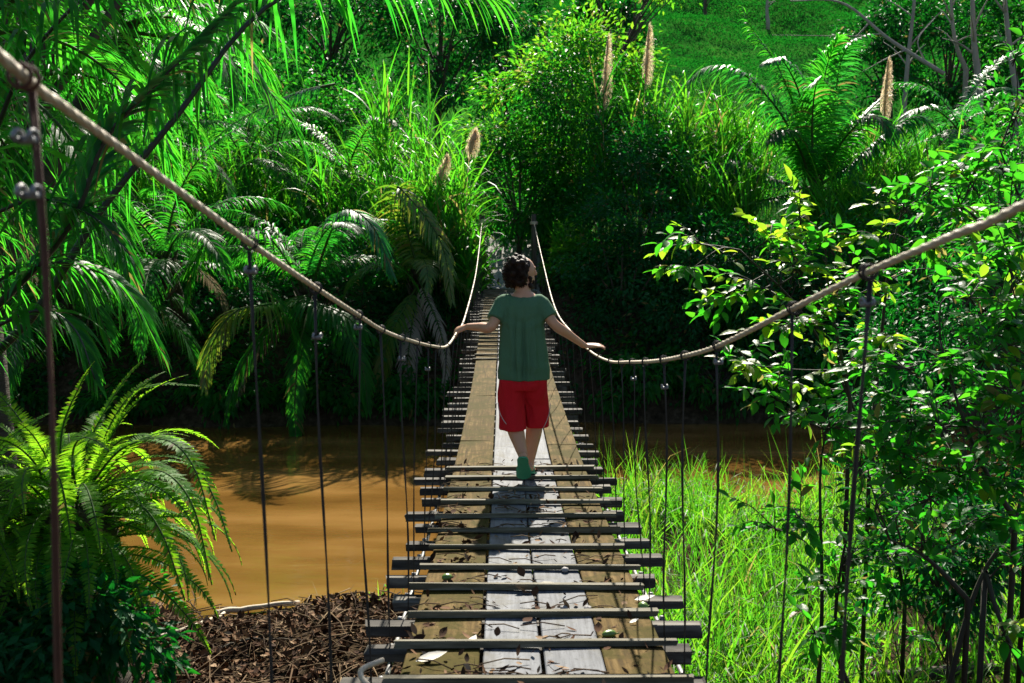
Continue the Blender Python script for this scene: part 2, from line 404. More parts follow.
# ------------------------------------------------------------------ bridge
_pf = np.polyfit([0, 3.6, 5.4, 7.5, 10, 13, 16, 20, 24.5], [1.52, 1.66, 1.78, 1.87, 1.90, 1.82, 1.67, 1.43, 1.2], 4)
def deckz(y): return CZ-np.polyval(_pf, np.clip(y, -2, 25))
LPX = [(0, 56, 1.4), (60, 104, 1.62), (120, 148, 1.9), (250, 243, 2.6), (316, 288, 3.2), (358, 315, 3.75), (382, 330, 4.15), (405, 339, 4.7),
       (432, 346, 5.8), (447, 346, 6.7), (457, 332, 7.7), (465, 317, 9.6), (475, 278, 15), (479, 250, 19), (482, 222, 24.5)]
RPX = [(1024, 205, 1.66), (960, 233, 1.9), (868, 272, 2.32), (794, 308, 2.75), (720, 345, 3.4), (684, 356, 3.85), (655, 361, 4.4), (630, 362, 5.2),
       (609, 361, 6.3), (590, 351, 7.6), (572, 333, 9.2), (554, 305, 12.5), (542, 258, 18), (534, 223, 24.5)]
def cable_pts(px, n=140):
    P = [at(*p) for p in px]
    d = norm(P[0]-P[1])
    P = [P[0]+d*3.2+np.array([0, 0, .35]), P[0]+d*1.3+np.array([0, 0, .05])]+P
    return curve(P, n)
CL, CR = cable_pts(LPX), cable_pts(RPX)
def on_cable(C, y):
    return np.array([np.interp(y, C[:, 1], C[:, 0]), y, np.interp(y, C[:, 1], C[:, 2])])

bridge = thing('suspension_bridge', 'narrow wooden plank footbridge hanging from two cables over the brown river', 'footbridge', (BX, 0, 2.4))
for C, lab in ((CL, None), (CR, None)):
    mb = MB(); mb.add(*tube(C, 0.0078, 8))
    tw = []                                # laid strands round the core
    s = np.concatenate([[0], np.cumsum(np.linalg.norm(np.diff(C, axis=0), axis=1))])
    ss = np.linspace(0, min(s[-1], 16), 1300)
    core = np.stack([np.interp(ss, s, C[:, k]) for k in range(3)], 1)
    T = norm(np.gradient(core, axis=0)); A = norm(np.cross(T, [0, 0, 1])); B = np.cross(T, A)
    for ph in (0, 2.09, 4.19):
        a = ss*2*math.pi/0.14+ph
        mb.add(*tube(core+0.0034*(np.cos(a)[:, None]*A+np.sin(a)[:, None]*B), 0.0056, 6))
    mb.build('hand_cable', M['rope'], bridge)
# cross beams
beam_y = np.arange(0.75, 24.6, 0.372)
for i, y in enumerate(beam_y):
    y = y+random.uniform(-.03, .03)
    l, r = 0.70+random.uniform(-.03, .09), 0.70+random.uniform(-.03, .09)
    if i % 3 == 1: l += .06
    if y < 3.6: l += .1; r += .1
    th = random.uniform(.021, .031)
    mb = MB(); mb.add(*box((BX+(r-l)/2, y, float(deckz(y))-0.032-th-.002), ((l+r)/2, random.uniform(.03, .043), th), random.uniform(-.03, .03), .005, .006))
    mb.build('cross_beam', M['beam'], bridge, smooth=False)
# planks
rows = [(-.535, -.225, 'plank_moss'), (-.213, .022, 'plank_pale'), (.034, .272, 'plank_pale'), (.286, .545, 'plank_moss')]
for ri, (x0, x1, mk) in enumerate(rows):
    y = 0.5-0.5*ri
    while y < 24.4:
        ln = random.uniform(2.3, 3.7); y1 = min(y+ln, 24.55)
        if y1 > 24.0: y1 = 24.55
        ys = np.linspace(y+.006, y1-.006, 8)
        a, b = x0+random.uniform(-.006, .006), x1+random.uniform(-.006, .006)
        zt = deckz(ys)+random.uniform(-.004, .004); sag = random.uniform(-.004, .004)
        V = []
        for yy, z in zip(ys, zt):
            for X, dz in ((a, -.03), (b, -.03), (b, -.004), (b-.005, 0), (a+.005, 0), (a, -.004)):
                V.append((BX+X, yy, z+dz+(sag if X > (a+b)/2 else -sag)))
        q = [(k*6+j, k*6+(j+1) % 6, k*6+6+(j+1) % 6, k*6+6+j) for k in range(7) for j in range(6)]
        mb = MB(); mb.add(V, [np.array(q), np.array([list(range(6))[::-1], [42+j for j in range(6)]])])
        mb.build('deck_plank', M[mk], bridge, smooth=False)
        y = y1
        if y >= 24.5: break
# battens nailed across the planks
bat_y = list(np.arange(0.9, 8.25, 0.392))+list(np.arange(14.6, 24.4, 0.40))
for y in bat_y:
    y += random.uniform(-.025, .025)
    l, r = .585+random.uniform(-.03, .03), .60+random.uniform(-.03, .03)
    mb = MB(); mb.add(*box((BX+(r-l)/2, y, float(deckz(y))+.018), ((l+r)/2, .017, .0125), random.uniform(-.02, .02), .0035, .003))
    mb.build('batten', M['batten'], bridge, smooth=False)
# carrier cables under the beam ends
for sx in (-.63, .64):
    ys = np.linspace(.3, 24.6, 60)
    mb = MB(); mb.add(*tube(np.stack([np.full(60, BX+sx), ys, deckz(ys)-.032-.095-.02], 1), .012, 6))
    for y in beam_y: mb.add(*tube([(BX+sx, y+.18, float(deckz(y+.18))-.14), (BX+sx, y+.19, float(deckz(y+.18))-.075)], .014, 6))
    mb.build('carrier_cable', M['steel'], bridge)
# hangers
def hanger(C, y, side, thick=.0028, mk='wire', clamps=(0.16,)):
    p = on_cable(C, y)
    bx = BX+side*max(abs(p[0]-BX)*(.985 if y > 3 else .96), .60)
    zb = float(deckz(y))-.12
    bx += random.uniform(-.02, .015)*side; amp = random.uniform(.002, .012)
    mb = MB()
    n = 10; t = np.linspace(0, 1, n)
    for o in (-1, 1):
        off = thick*0.9*o
        pts = np.stack([p[0]+off*np.cos(t*9)+(bx-p[0])*t+amp*np.sin(t*6+y*9), y+off*np.sin(t*9)+.006*np.sin(t*5+y*5), p[2]-.02+(zb-p[2]+.02)*t], 1)
        mb.add(*tube(pts, thick, 5))
    a = np.linspace(0, 2*math.pi, 13)
    for o in (-.012, .012):
        mb.add(*tube(np.stack([p[0]+.017*np.sin(a), np.full(13, y+o), p[2]+.017*np.cos(a)], 1), thick*1.0, 5, cap=False))
    h = mb.build('hanger', M[mk], bridge)
    for c in clamps:
        z = p[2]-c; x = p[0]+(bx-p[0])*c/max(.1, p[2]-zb)
        mb = MB(); mb.add(*box((x, y, z), (.013, .009, .006), 0, 0, .003))
        for o in (-.011, .011):
            mb.add(*tube(np.stack([x+o+0*a[:7], y+.016*np.cos(a[:7])-.006, z+.014*np.sin(a[:7])], 1), .004, 5))
            mb.add(*box((x+o, y-.013, z), (.0035, .004, .0035)))
        mb.build('clamp', M['steel'], h)
for y in [1.48, 2.6, 3.2, 3.75, 4.13, 4.6, 5.1, 5.6, 6.1, 6.7, 7.3]+list(np.arange(8.0, 24, .85)):
    hanger(CL, y, -1, .0034 if y < 2 else .0028 if y < 5 else .0024, 'wire_rust' if y < 2 else 'wire', (.09, .17) if y < 2 else {2.6: (.075,), 3.2: (.16,), 3.75: (.05,), 4.6: (.1,), 5.6: (.14,)}.get(float(y), ()))
for y in [2.32, 2.75, 3.42, 3.83, 4.2, 4.65, 5.1, 5.6, 6.2, 6.9, 7.6]+list(np.arange(8.4, 24, .85)):
    hanger(CR, y, 1, .0038 if y < 2.5 else .0028 if y < 5 else .0024, 'wire', {2.32: (.075,), 3.42: (.06,), 4.2: (.12,), 5.1: (.09,)}.get(float(y), ()))
# cable posts on the far and near bank
for C in (CL, CR):
    p = C[-1]
    mb = MB(); g = gz(p[0], 24.75)
    mb.add(*tube([(p[0], 24.72, g-.4), (p[0]+.01, 24.72, g+1.0), (p[0], 24.72, p[2]+.22)], [.075, .07, .06], 9))
    mb.build('cable_post', M['bark'], bridge)
    mb = MB(); a = np.linspace(0, 8*math.pi, 60)
    mb.add(*tube(np.stack([p[0]+.085*np.cos(a), 24.72+.085*np.sin(a), p[2]-.03+.06*a/25], 1), .014, 5))
    mb.build('cable_knot', M['rope'], bridge)
mb = MB(); mb.add(*tube(curve([at(372, 690, 3.4), at(361, 676, 3.5), at(364, 668, 3.55), at(383, 660, 3.62)], 14), .011, 7))
mb.build('loose_rope_end', M['rope'], bridge)
# ------------------------------------------------------------------ litter and fallen things
def litter_leaves(P, size, spread=1.0, flat=0.35):
    n = len(P); a = rng.uniform(0, 2*math.pi, n)
    D = np.stack([np.cos(a), np.sin(a), rng.normal(0, flat, n)], 1)
    Nn = norm(np.stack([rng.normal(0, flat, n), rng.normal(0, flat, n), np.ones(n)], 1))
    L = size*rng.uniform(.6, 1.5, n)
    return leaves_high(P, D, Nn, L, L*rng.uniform(.25, .75, n), curl=-.3)
def build_litter():
    # on the deck, piled against the battens
    P = []; tw = MB()
    mb = MB()
    for y in np.arange(0.9, 8.25, 0.392):
        k = int(max(8, 60-5*y))
        for c in range(random.randint(3, 5)):
            cx = random.choice([-.42, -.36, -.3, -.45, .1, .3, .42, -.2]); n = random.randint(2, max(3, k//3))
            X = BX+cx+rng.normal(0, .08, n); Y = y+.05+np.abs(rng.normal(0, .05, n))
            X = np.clip(X, BX-.53, BX+.53)
            P.append(np.stack([X, Y, deckz(Y)+.006+np.abs(rng.normal(0, .008, n))], 1))
        n = random.randint(14, 26)
        X = BX+rng.uniform(-.53, .53, n); Y = y+rng.uniform(.03, .37, n)
        P.append(np.stack([X, Y, deckz(Y)+.006], 1))
        for c in range(random.randint(5, 11)):
            x = BX+random.gauss(-.12, .28); x = min(max(x, BX-.5), BX+.5); a = random.uniform(-.6, .6); l = random.uniform(.03, .12); yy = y+random.uniform(.04, .25)
            tw.add(*tube([(x-l*math.cos(a), yy-l*math.sin(a), float(deckz(yy))+.012), (x, yy, float(deckz(yy))+.016+l*.1), (x+l*math.cos(a), yy+l*math.sin(a), float(deckz(yy))+.010)], .003, 4))
    P = np.concatenate(P)
    mb.add(*litter_leaves(P, .042, flat=.5))
    for V, f in zip(tw.v, range(len(tw.v))): pass
    off = mb.n
    mb.v += tw.v; mb.f += [(f+off, 1) for f, m in tw.f]; mb.n += tw.n
    o = mb.build('deck_leaf_litter', [M['drycol'], M['twig']])
    tag(o, 'brown dry leaves and twigs caught on the deck planks', 'leaf litter', kind='stuff')
    # on the near bank
    n = 20000
    X = rng.uniform(-6.5, 1.0, n); Y = rng.uniform(6.5, 11.6, n)
    keep = ground(X, Y) > 0.02; X, Y = X[keep], Y[keep]
    mb = MB(); mb.add(*litter_leaves(np.stack([X, Y, ground(X, Y)+rng.uniform(.005, .06, len(X))], 1), .072, flat=.6))
    for k in range(700):
        x, y, a, l = random.uniform(-6, .8), random.uniform(7, 11.2), random.uniform(0, 6.3), random.uniform(.06, .3)
        z = gz(x, y)+random.uniform(.02, .10)
        if z < .04: continue
        mb.add(*tube([(x-l*math.cos(a), y-l*math.sin(a), z-.02), (x+.02, y+.03, z+.02), (x+l*math.cos(a), y+l*math.sin(a), z+random.uniform(-.03, .08))], random.uniform(.003, .008), 4), 1)
    n = 1300; X = rng.uniform(-6.5, 1.0, n); Y = rng.uniform(7.0, 11.5, n); k = ground(X, Y) > .03; X, Y = X[k], Y[k]; n = len(X)
    az = rng.uniform(0, 6.3, n); D = np.stack([np.cos(az), np.sin(az), rng.uniform(-.05, .3, n)], 1)
    mb.add(*strips(np.stack([X, Y, ground(X, Y)+rng.uniform(.02, .09, n)], 1), norm(D), norm(np.cross(D, [0, 0, 1.])), rng.uniform(.15, .6, n), rng.uniform(.004, .014, n), rng.uniform(.1, .6, n), 4), 1)
    tag(mb.build('bank_leaf_litter', [M['drycol'], M['twig']]), 'dry brown leaves and twigs covering the near bank left of bridge', 'leaf litter', kind='stuff')
build_litter()
def fallen(name, label, pts, r0, r1, mat, cat):
    mb = MB(); P = curve(pts, 14); P[:, 2] = np.maximum(np.maximum(P[:, 2], ground(P[:, 0], P[:, 1])+.02), .05)
    P += rng.normal(0, .006, P.shape)
    mb.add(*tube(P, np.linspace(r0, r1, 14), 7)); return tag(mb.build(name, M[mat]), label, cat)
def gpt(px, py, dz=0.05):
    d = 6.0
    for k in range(400):
        p = at(px, py, d)
        if p[2] <= max(gz(p[0], p[1]), 0)+dz: return p
        d += .03
    return p
fallen('fallen_pole', 'pale straight pole lying at the water edge', [gpt(214, 614), gpt(250, 609), gpt(300, 602)], .035, .025, 'driftwood', 'pole')
fallen('fallen_branch', 'pale broken branch slanting across the leaf litter', [gpt(156, 638), gpt(190, 628), gpt(224, 614)], .03, .018, 'driftwood', 'branch')
fallen('fallen_branch', 'bent grey branch lying under the fern tips', [gpt(127, 634), gpt(133, 620), gpt(155, 616)], .03, .02, 'twig', 'branch')
fallen('fallen_branch', 'thin dark branch lying in the litter beside the bridge', [gpt(220, 650), gpt(245, 640), gpt(300, 640)], .015, .008, 'bark', 'branch')
fallen('fallen_branch', 'dark rotten log lying in grass at lower right corner', [gpt(880, 678, .15), gpt(950, 672, .15), gpt(1030, 668, .15)], .06, .045, 'bark', 'log')
fallen('fallen_branch', 'dark stick in grass between bridge and lower right shrub', [gpt(780, 682, .1), gpt(830, 680, .1), gpt(875, 674, .1)], .03, .02, 'bark', 'branch')
def on_deck(px, py):
    d = 2.5
    while d < 20:
        p = at(px, py, d)
        if p[2] <= float(deckz(d)): return p
        d += .01
    return p
for px, py, lab, r in ((447, 581, 'small green fruit on left plank behind the fourth batten', (.028, .024, .02)), (609, 638, 'long green fruit on deck touching the second batten', (.034, .02, .018)), (643, 611, 'round green fruit at the right plank edge', (.024, .028, .022))):
    p = on_deck(px, py); mb = MB(); mb.add(*ellipsoid((p[0], p[1], p[2]+r[2]), r, 14, 10, Matrix.Rotation(.4, 3, 'Z')))
    mb.add(*tube([(p[0]+r[0]*.8, p[1], p[2]+r[2]), (p[0]+r[0]*1.3, p[1], p[2]+r[2]*1.3)], .003, 5))
    tag(mb.build('green_fruit', M['fruit']), lab, 'fruit', 'green fruits on the deck')
for px, py, lab in ((564, 611, 'grey pebble on the pale planks behind the third batten'), (565, 572, 'dark flat pebble on the pale plank near the fifth batten'), (588, 611, 'smallest pebble right of the plank seam')):
    p = on_deck(px, py); mb = MB(); V, f = ellipsoid((p[0], p[1], p[2]+.012), (random.uniform(.018, .03), .022, .014), 10, 7)
    mb.add(V+rng.normal(0, .0015, V.shape), f); tag(mb.build('pebble', M['pebble']), lab, 'pebble', 'pebbles on the deck')
for px, py, lab, s, a in ((432, 664, 'large bleached leaf on mossy left plank nearest the camera', .13, .3), (645, 602, 'bleached oval leaf lying on the right plank edge', .1, .1), (635, 625, 'small round bleached leaf on right plank', .05, .5), (545, 587, 'pale curled leaf in the middle of the deck', .1, -.2), (478, 648, 'bleached leaf at seam of left plank', .08, 1.2)):
    p = on_deck(px, py); mb = MB()
    mb.add(*leaves_high(np.array([[p[0]-s/2, p[1], p[2]+.012]]), np.array([[math.cos(a), math.sin(a), .05]]), np.array([[.1, -.2, 1.0]]), s, s*.42, -.15))
    tag(mb.build('fallen_leaf', M['pale_leaf']), lab, 'leaf', 'pale fallen leaves on the deck')

# ------------------------------------------------------------------ plants
def frond(C, Lmax, W, n, mats=None, side=None, droop=.6, alpha=(75, 28), dih=10, nseg=4, rr=.02, t0=.1, prof='leaflet', lenprof='palm', jit=.08, mb=None):
    """a feather leaf along the curve C"""
    C = np.asarray(C, float); mb = mb or MB()
    s = np.concatenate([[0], np.cumsum(np.linalg.norm(np.diff(C, axis=0), axis=1))]); s /= s[-1]
    mb.add(*tube(C, rr*(1-.85*s)+.002, 5), 1)
    t = np.linspace(t0, .995, n); t = t+rng.normal(0, .2/n, n); t = np.clip(t, 0, 1)
    P = np.stack([np.interp(t, s, C[:, k]) for k in range(3)], 1)
    Td = norm(np.gradient(C, axis=0)); T = norm(np.stack([np.interp(t, s, Td[:, k]) for k in range(3)], 1))
    if side is None:
        h = C[-1]-C[0]; h[2] = 0
        side = np.cross(norm(h), [0, 0, 1]) if np.linalg.norm(h) > .05 else np.array([1., 0, 0])
    B = norm(side-T*(T @ side)[:, None]); Nn = norm(np.cross(B, T))
    al = np.radians(alpha[0]+(alpha[1]-alpha[0])*t)
    if lenprof == 'palm': lp = np.interp(t, [0, .15, .4, .75, 1], [.45, .8, 1, .75, .3])
    else: lp = np.interp(t, [0, .12, .35, .7, 1], [.35, .75, 1, .7, .08])
    for sg in (-1, 1):
        de = np.radians(dih)+rng.normal(0, jit, n)
        a2 = al+rng.normal(0, jit, n)
        D = T*np.cos(a2)[:, None]+(sg*B*np.cos(de)[:, None]+Nn*np.sin(de)[:, None])*np.sin(a2)[:, None]
        S = norm(T-D*np.sum(T*D, 1)[:, None])
        S = norm(S+rng.normal(0, jit*1.5, S.shape))
        mb.add(*strips(P, D, S, Lmax*lp*rng.uniform(.88, 1.08, n), W, droop*rng.uniform(.7, 1.3, n), nseg, prof), 0)
    return mb
def arc(e0, L, bend, n=16):
    """curve in the local xz plane, leaving the origin at elevation e0"""
    p = np.zeros(3); out = [p.copy()]
    for k in range(n-1):
        t = k/(n-2); e = e0-bend*t**1.3
        p = p+np.array([math.cos(e), 0, math.sin(e)])*L/(n-1); out.append(p.copy())
    return np.array(out)
FR = {}
def frond_set(key, L, Lmax, W, n, mat, rib, droop, bends, **kw):
    FR[key] = []
    for e0, bend in bends:
        c = arc(R(e0), L, R(bend)); c[:, 1] += rng.normal(0, .02)*np.linspace(0, 1, len(c))**2*L
        mb = frond(c, Lmax, W, n, droop=droop, side=np.array([0, -1., 0]), **kw)
        FR[key].append((e0, mb.mesh('frond', [M[mat], M[rib]])))
BN = [(82, 60), (72, 85), (62, 95), (50, 105), (38, 105), (25, 100), (10, 90), (-8, 75), (-25, 60)]
frond_set('palm', 4.2, .95, .043, 74, 'palm', 'rib', 1.7, BN, nseg=5, rr=.035, dih=22)
frond_set('palm_blue', 4.0, .85, .045, 74, 'palm_blue', 'rib', 1.2, BN, nseg=4, rr=.035, dih=20)
frond_set('palm_yellow', 3.6, .8, .05, 66, 'palm_yellow', 'rib', 1.0, BN, nseg=4, rr=.03, dih=18)
frond_set('palm_dead', 2.8, .6, .035, 40, 'palm_dead', 'rib', 1.2, BN[5:], nseg=3, rr=.03)
frond_set('fern', 1.0, .088, .0135, 62, 'fern', 'rib', .25, [(85, 70), (75, 95), (62, 110), (48, 115), (32, 110), (15, 95), (-5, 70)], nseg=3, rr=.006, prof='pinna', lenprof='fern', alpha=(82, 62), t0=.06, dih=12, jit=.05)

def palm(px, py, d, nf, key, label, rscale=1.0, group=None, emin=-25, emax=84, trunk_r=.16, base=None, extra=(), az0=None):
    top = at(px, py, d)
    b = np.array(base) if base is not None else np.array([top[0]+random.uniform(-.3, .3), top[1]+.2, 0])
    b[2] = gz(b[0], b[1])-.15
    t = thing('palm_tree', label, 'palm', b, 0, group)
    mb = MB()
    n = 14; q = np.linspace(0, 1, n); P = b+(top-b)*q[:, None]; P[:, 0] += .12*np.sin(q*3.1)
    mb.add(*tube(P, trunk_r*(1.15-.35*q)*(1+.08*(np.arange(n) % 2)), 10))
    for k in range(14):                     # old leaf bases under the crown
        a = k*2.4; z = top-np.array([0, 0, .1+.05*k])
        mb.add(*tube([z, z+np.array([math.cos(a)*.2, math.sin(a)*.2, .18]), z+np.array([math.cos(a)*.3, math.sin(a)*.3, .42])], [.05, .035, .01], 5))
    mb.build('trunk', M['palm_trunk'], t)
    az0 = random.uniform(0, 6.3) if az0 is None else az0
    for i in range(nf):
        u = (i+.5)/nf; e = emax+(emin-emax)*u+random.uniform(-6, 6)
        k2 = key
        if u > .86 and random.random() < .5 and 'palm_dead' in FR and emin < -10: k2 = 'palm_dead'
        me = min(FR[k2], key=lambda z: abs(z[0]-e))[1]
        o = link('frond', me, t); o.location = [float(v) for v in (top-b)+np.array([0, 0, random.uniform(-.1, .1)])]
        o.rotation_euler = (random.uniform(-.25, .25), R(random.uniform(-5, 5)), az0+i*2.39996+random.uniform(-.2, .2))
        s = rscale*random.uniform(.82, 1.1); o.scale = (s, s*random.uniform(.9, 1.1), s)
    for e in extra:
        pts, kw = e
        c = curve([at(*p) for p in pts], 22)
        kw = dict(kw); mats = kw.pop('mats', ('palm', 'rib'))
        frond(c, **kw).build('frond', [M[m] for m in mats], t)
    return t

def clump_tree(name, label, cat, px, py, d, rx, rz, mat, nclump=46, per=110, leaf=.17, ry=None, base=None, trunk=.09, tm='bark', group=None, high=False, jag=.3, tips=None, wr=.42, hang=.35):
    c = at(px, py, d); ry = ry or rx
    b = np.array(base) if base is not None else np.array([c[0]+random.uniform(-.3, .3), c[1]+random.uniform(0, .4), 0.])
    b[2] = gz(b[0], b[1])-.1
    t = thing(name, label, cat, b, 0, group)
    u = norm(rng.normal(0, 1, (nclump, 3))); rad = rng.uniform(.25, 1.0, nclump)**.5*(1+rng.normal(0, jag*.5, nclump))
    cc = c+u*np.array([rx, ry, rz])*rad[:, None]
    cc[:, 2] = np.maximum(cc[:, 2], ground(cc[:, 0], cc[:, 1])+.15)
    cc[:, 2] = np.maximum(cc[:, 2], .45)
    P = []; D = []; Nn = []
    for q in cc:
        r = rx*rng.uniform(.16, .34); n = int(per*rng.uniform(.5, 1.4))
        p = q+rng.normal(0, .55, (n, 3))*np.array([r, r, r*.8])
        o = norm(norm(p-q)+.7*norm(q-c)+rng.normal(0, .45, (n, 3))); o[:, 2] -= hang
        P.append(p); D.append(o); Nn.append(norm(rng.normal(0, .55, (n, 3))+np.array([0, 0, 1.0])+.3*norm(q-c)))
    P = np.concatenate(P); D = np.concatenate(D); Nn = np.concatenate(Nn)
    k = P[:, 2] > np.maximum(ground(P[:, 0], P[:, 1]), 0)+.05; P, D, Nn = P[k], D[k], Nn[k]
    L = leaf*rng.uniform(.6, 1.3, len(P))
    top = (P[:, 2] > c[2]+rz*.45+.35*rz*wob(P[:, 0]*1.7, P[:, 1]*1.7+P[:, 2])) if tips else np.zeros(len(P), bool)
    for nm, kk, mm in (('crown', ~top, mat), ('young_foliage', top, tips)):
        if kk.sum() < 4: continue
        mb = MB(); mb.add(*(leaves_high if high else leaves_low)(P[kk], D[kk], Nn[kk], L[kk], (L*wr)[kk])); mb.build(nm, M[mm], t)
    mb = MB()
    mid = c+np.array([0, 0, -.35*rz])
    mb.add(*tube(curve([b, (b+mid)/2+rng.normal(0, .12, 3), mid, c+np.array([0, 0, rz*.5])], 12), np.linspace(trunk, trunk*.25, 12), 7))
    for q in cc[rng.permutation(len(cc))[:min(18, len(cc))]]:
        s = b+(mid-b)*random.uniform(.35, 1.0)
        mb.add(*tube(curve([s, (s+q)/2+np.array([0, 0, .12])*rx, q], 7), np.linspace(trunk*.4, trunk*.08, 7), 5))
    mb.build('trunk', M[tm], t)
    return t

def cane_clump(label, px, py, d, nc, h, spread, mat='reed', plumes=(), group='clumps of tall cane grass', llen=1.6, name='cane_grass'):
    """tall canes with long arching leaves; (px, py) is where the leafy tops end"""
    c = at(px, py, d); b = np.array([c[0], c[1], gz(c[0], c[1])-.05])
    h = h or max(1.5, c[2]-b[2])
    t = thing(name, label, 'cane grass', b, 0, group)
    fol, st = MB(), MB()
    for i in range(nc):
        a, r = random.uniform(0, 6.3), spread*math.sqrt(random.random())
        s = b+np.array([r*math.cos(a), r*math.sin(a), 0]); s[2] = gz(s[0], s[1])-.05
        hh = h*random.uniform(.62, 1.0)*.82; lean = np.array([math.cos(a), math.sin(a), 0])*random.uniform(0, .16)*hh+rng.normal(0, .1, 3)*[1, 1, 0]
        P = curve([s, s+lean*.3+np.array([0, 0, hh*.5]), s+lean+np.array([0, 0, hh])], 9)
        st.add(*tube(P, np.linspace(.016, .006, 9), 4), 1)
        n = random.randint(13, 19)
        q = np.linspace(.25, 1, n)**.8; pp = np.stack([np.interp(q, np.linspace(0, 1, 9), P[:, k]) for k in range(3)], 1)
        az = np.arange(n)*math.pi+random.uniform(0, 6.3)+rng.normal(0, .5, n); el = rng.uniform(.85, 1.45, n)
        D = np.stack([np.cos(az)*np.cos(el), np.sin(az)*np.cos(el), np.sin(el)], 1)
        S = norm(np.cross(D, rng.normal(0, .25, (n, 3))+np.array([0, 0, 1.])))
        V, f = strips(pp, D, S, llen*rng.uniform(.6, 1.2, n), .055, rng.uniform(.2, 1.5, n), 5)
        fol.add(V, f)
    fol.build('foliage', M[mat], t); st.build('stem', [M[mat], M[mat]], t)
    for (x0, y0, x1, y1, dd) in plumes:
        a, bb = at(x0, y0, dd), at(x1, y1, dd)      # top, bottom
        mb = MB(); root = np.array([b[0]+.6*(bb[0]-b[0]), b[1], gz(bb[0], bb[1])])
        mb.add(*tube(curve([root, (root+bb)/2, bb, a], 12), np.linspace(.014, .003, 12), 5))
        n = 800; q = rng.uniform(0, 1, n); p = bb+(a-bb)*q[:, None]
        wd = np.interp(q, [0, .25, .7, 1], [.04, .085, .055, .012])
        az = rng.uniform(0, 6.3, n)
        D = np.stack([np.cos(az)*wd*2.2+.10, np.sin(az)*wd*2.2, np.full(n, .9)], 1)
        S = norm(np.cross(norm(D), rng.normal(0, 1, (n, 3))))
        mb.add(*strips(p, norm(D), S, .30+.9*wd, .016, rng.uniform(.7, 2.4, n), 5))
        mb.build('plume', M['plume'], t)
    return t

def shrub(name, label, stems, clusters, mats=('shrub', 'stem'), leaf=.13, young=0, group=None, cat='shrub', wr=.48, sr=.017):
    """leafy shrub: stems are pixel curves from the root up, clusters are (px, py, d, radius, twigs) leaf groups"""
    S = [curve([at(*p) for p in s], 20) for s in stems]
    b = S[0][0].copy(); b[2] = min(b[2], gz(b[0], b[1]))
    t = thing(name, label, cat, b, 0, group)
    mb = MB(); lf = MB(); yl = MB()
    for s in S:
        g = gz(s[0][0], s[0][1])-.05
        s2 = np.vstack([[s[0][0], s[0][1], min(g, s[0][2]-.01)], s])
        mb.add(*tube(s2, np.linspace(sr, sr*.3, len(s2)), 7))
    allp = np.concatenate(S)
    for ci, (px, py, d, r, nt_) in enumerate(clusters):
        c = at(px, py, d)
        k = np.argmin(np.linalg.norm(allp-c, axis=1)+.6*np.maximum(0, allp[:, 2]-c[2]+.1)); s = allp[k]
        mb.add(*tube(curve([s, (s+c)/2+rng.normal(0, .05, 3)+np.array([0, 0, .04]), c], 8), np.linspace(sr*.35, sr*.14, 8), 5))
        for j in range(int(nt_*1.15+1)):
            dr = norm(norm(c-s)*.5+rng.normal(0, .8, 3)*np.array([1, 1, .7])+np.array([0, 0, .15])); ln = r*random.uniform(.6, 1.3)
            tw = curve([c-dr*r*.2, c+dr*ln*.5+np.array([0, 0, .03]), c+dr*ln+np.array([0, 0, -.05*ln])], 8)
            mb.add(*tube(tw, np.linspace(.0045, .0015, 8), 4))
            n = random.randint(6, 10)
            q = np.linspace(.2, 1, n); P = np.stack([np.interp(q, np.linspace(0, 1, 8), tw[:, k2]) for k2 in range(3)], 1)
            sd = norm(np.cross(dr, [0, 0, 1])); sg = np.where(np.arange(n) % 2 == 0, 1, -1)[:, None]
            D = dr*.55+sd*sg*rng.uniform(.5, 1.1, (n, 1))+rng.normal(0, .25, (n, 3)); D[:, 2] -= rng.uniform(0, .5, n); D[-1] = dr
            Nn = norm(np.array([0, 0, 1.])+rng.normal(0, .4, (n, 3)))
            L = leaf*rng.uniform(.55, 1.2, n)
            m = yl if random.random() < young else lf
            m.add(*leaves_high(P, D, Nn, L, L*wr, curl=.22))
    mb.build('stem', M[mats[1]], t)
    if lf.v: lf.build('foliage', M[mats[0]], t)
    if yl.v: yl.build('young_foliage', M['shrub_young'], t)
    return t

# ------------------------------------------------------------------ far bank and hill planting
CT = clump_tree
GT = 'bushes and trees on the far bank'
CT('bushy_tree', 'tall bushy tree with yellow-green shoots rising above the middle of the far bank', 'tree', 572, 118, 30, 2.5, 3.0, 'leaf_mid', 120, 130, .2, group=GT, tips='leaf_bright', jag=.3)
CT('bush', 'mid green bush just left of the far path opening, below the yellow-tipped tree', 'bush', 520, 190, 28.5, 1.9, 2.0, 'leaf_mid', 52, 120, .17, group=GT, tips='leaf_bright', jag=.5)
CT('bushy_tree', 'dark leafy tree standing right behind the walking man, darkest of the far bank', 'tree', 640, 225, 26.0, 1.9, 2.9, 'leaf_dark', 76, 140, .15, group=GT)
CT('bush', 'dark bush hanging over the river right of the bridge end', 'bush', 622, 300, 23.8, 1.5, 2.6, 'leaf_dark', 52, 130, .14, group=GT)
CT('bush', 'dark bush over the water below the left side of the crested palm', 'bush', 700, 305, 23.3, 1.8, 2.6, 'leaf_dark', 52, 130, .14, group=GT)
CT('bush', 'dark bush over the water straight below the crested palm', 'bush', 780, 310, 23.2, 1.9, 2.4, 'leaf_dark', 48, 120, .15, group=GT)
CT('bush', 'dark bush over the water behind the right hand cable clamp', 'bush', 865, 305, 23.4, 1.9, 2.6, 'leaf_dark', 48, 120, .15, group=GT)
CT('bush', 'shaded bush at the far right of the far bank behind the foreground shrub', 'bush', 960, 300, 23.8, 2.2, 2.8, 'leaf_dark', 48, 120, .16, group=GT)
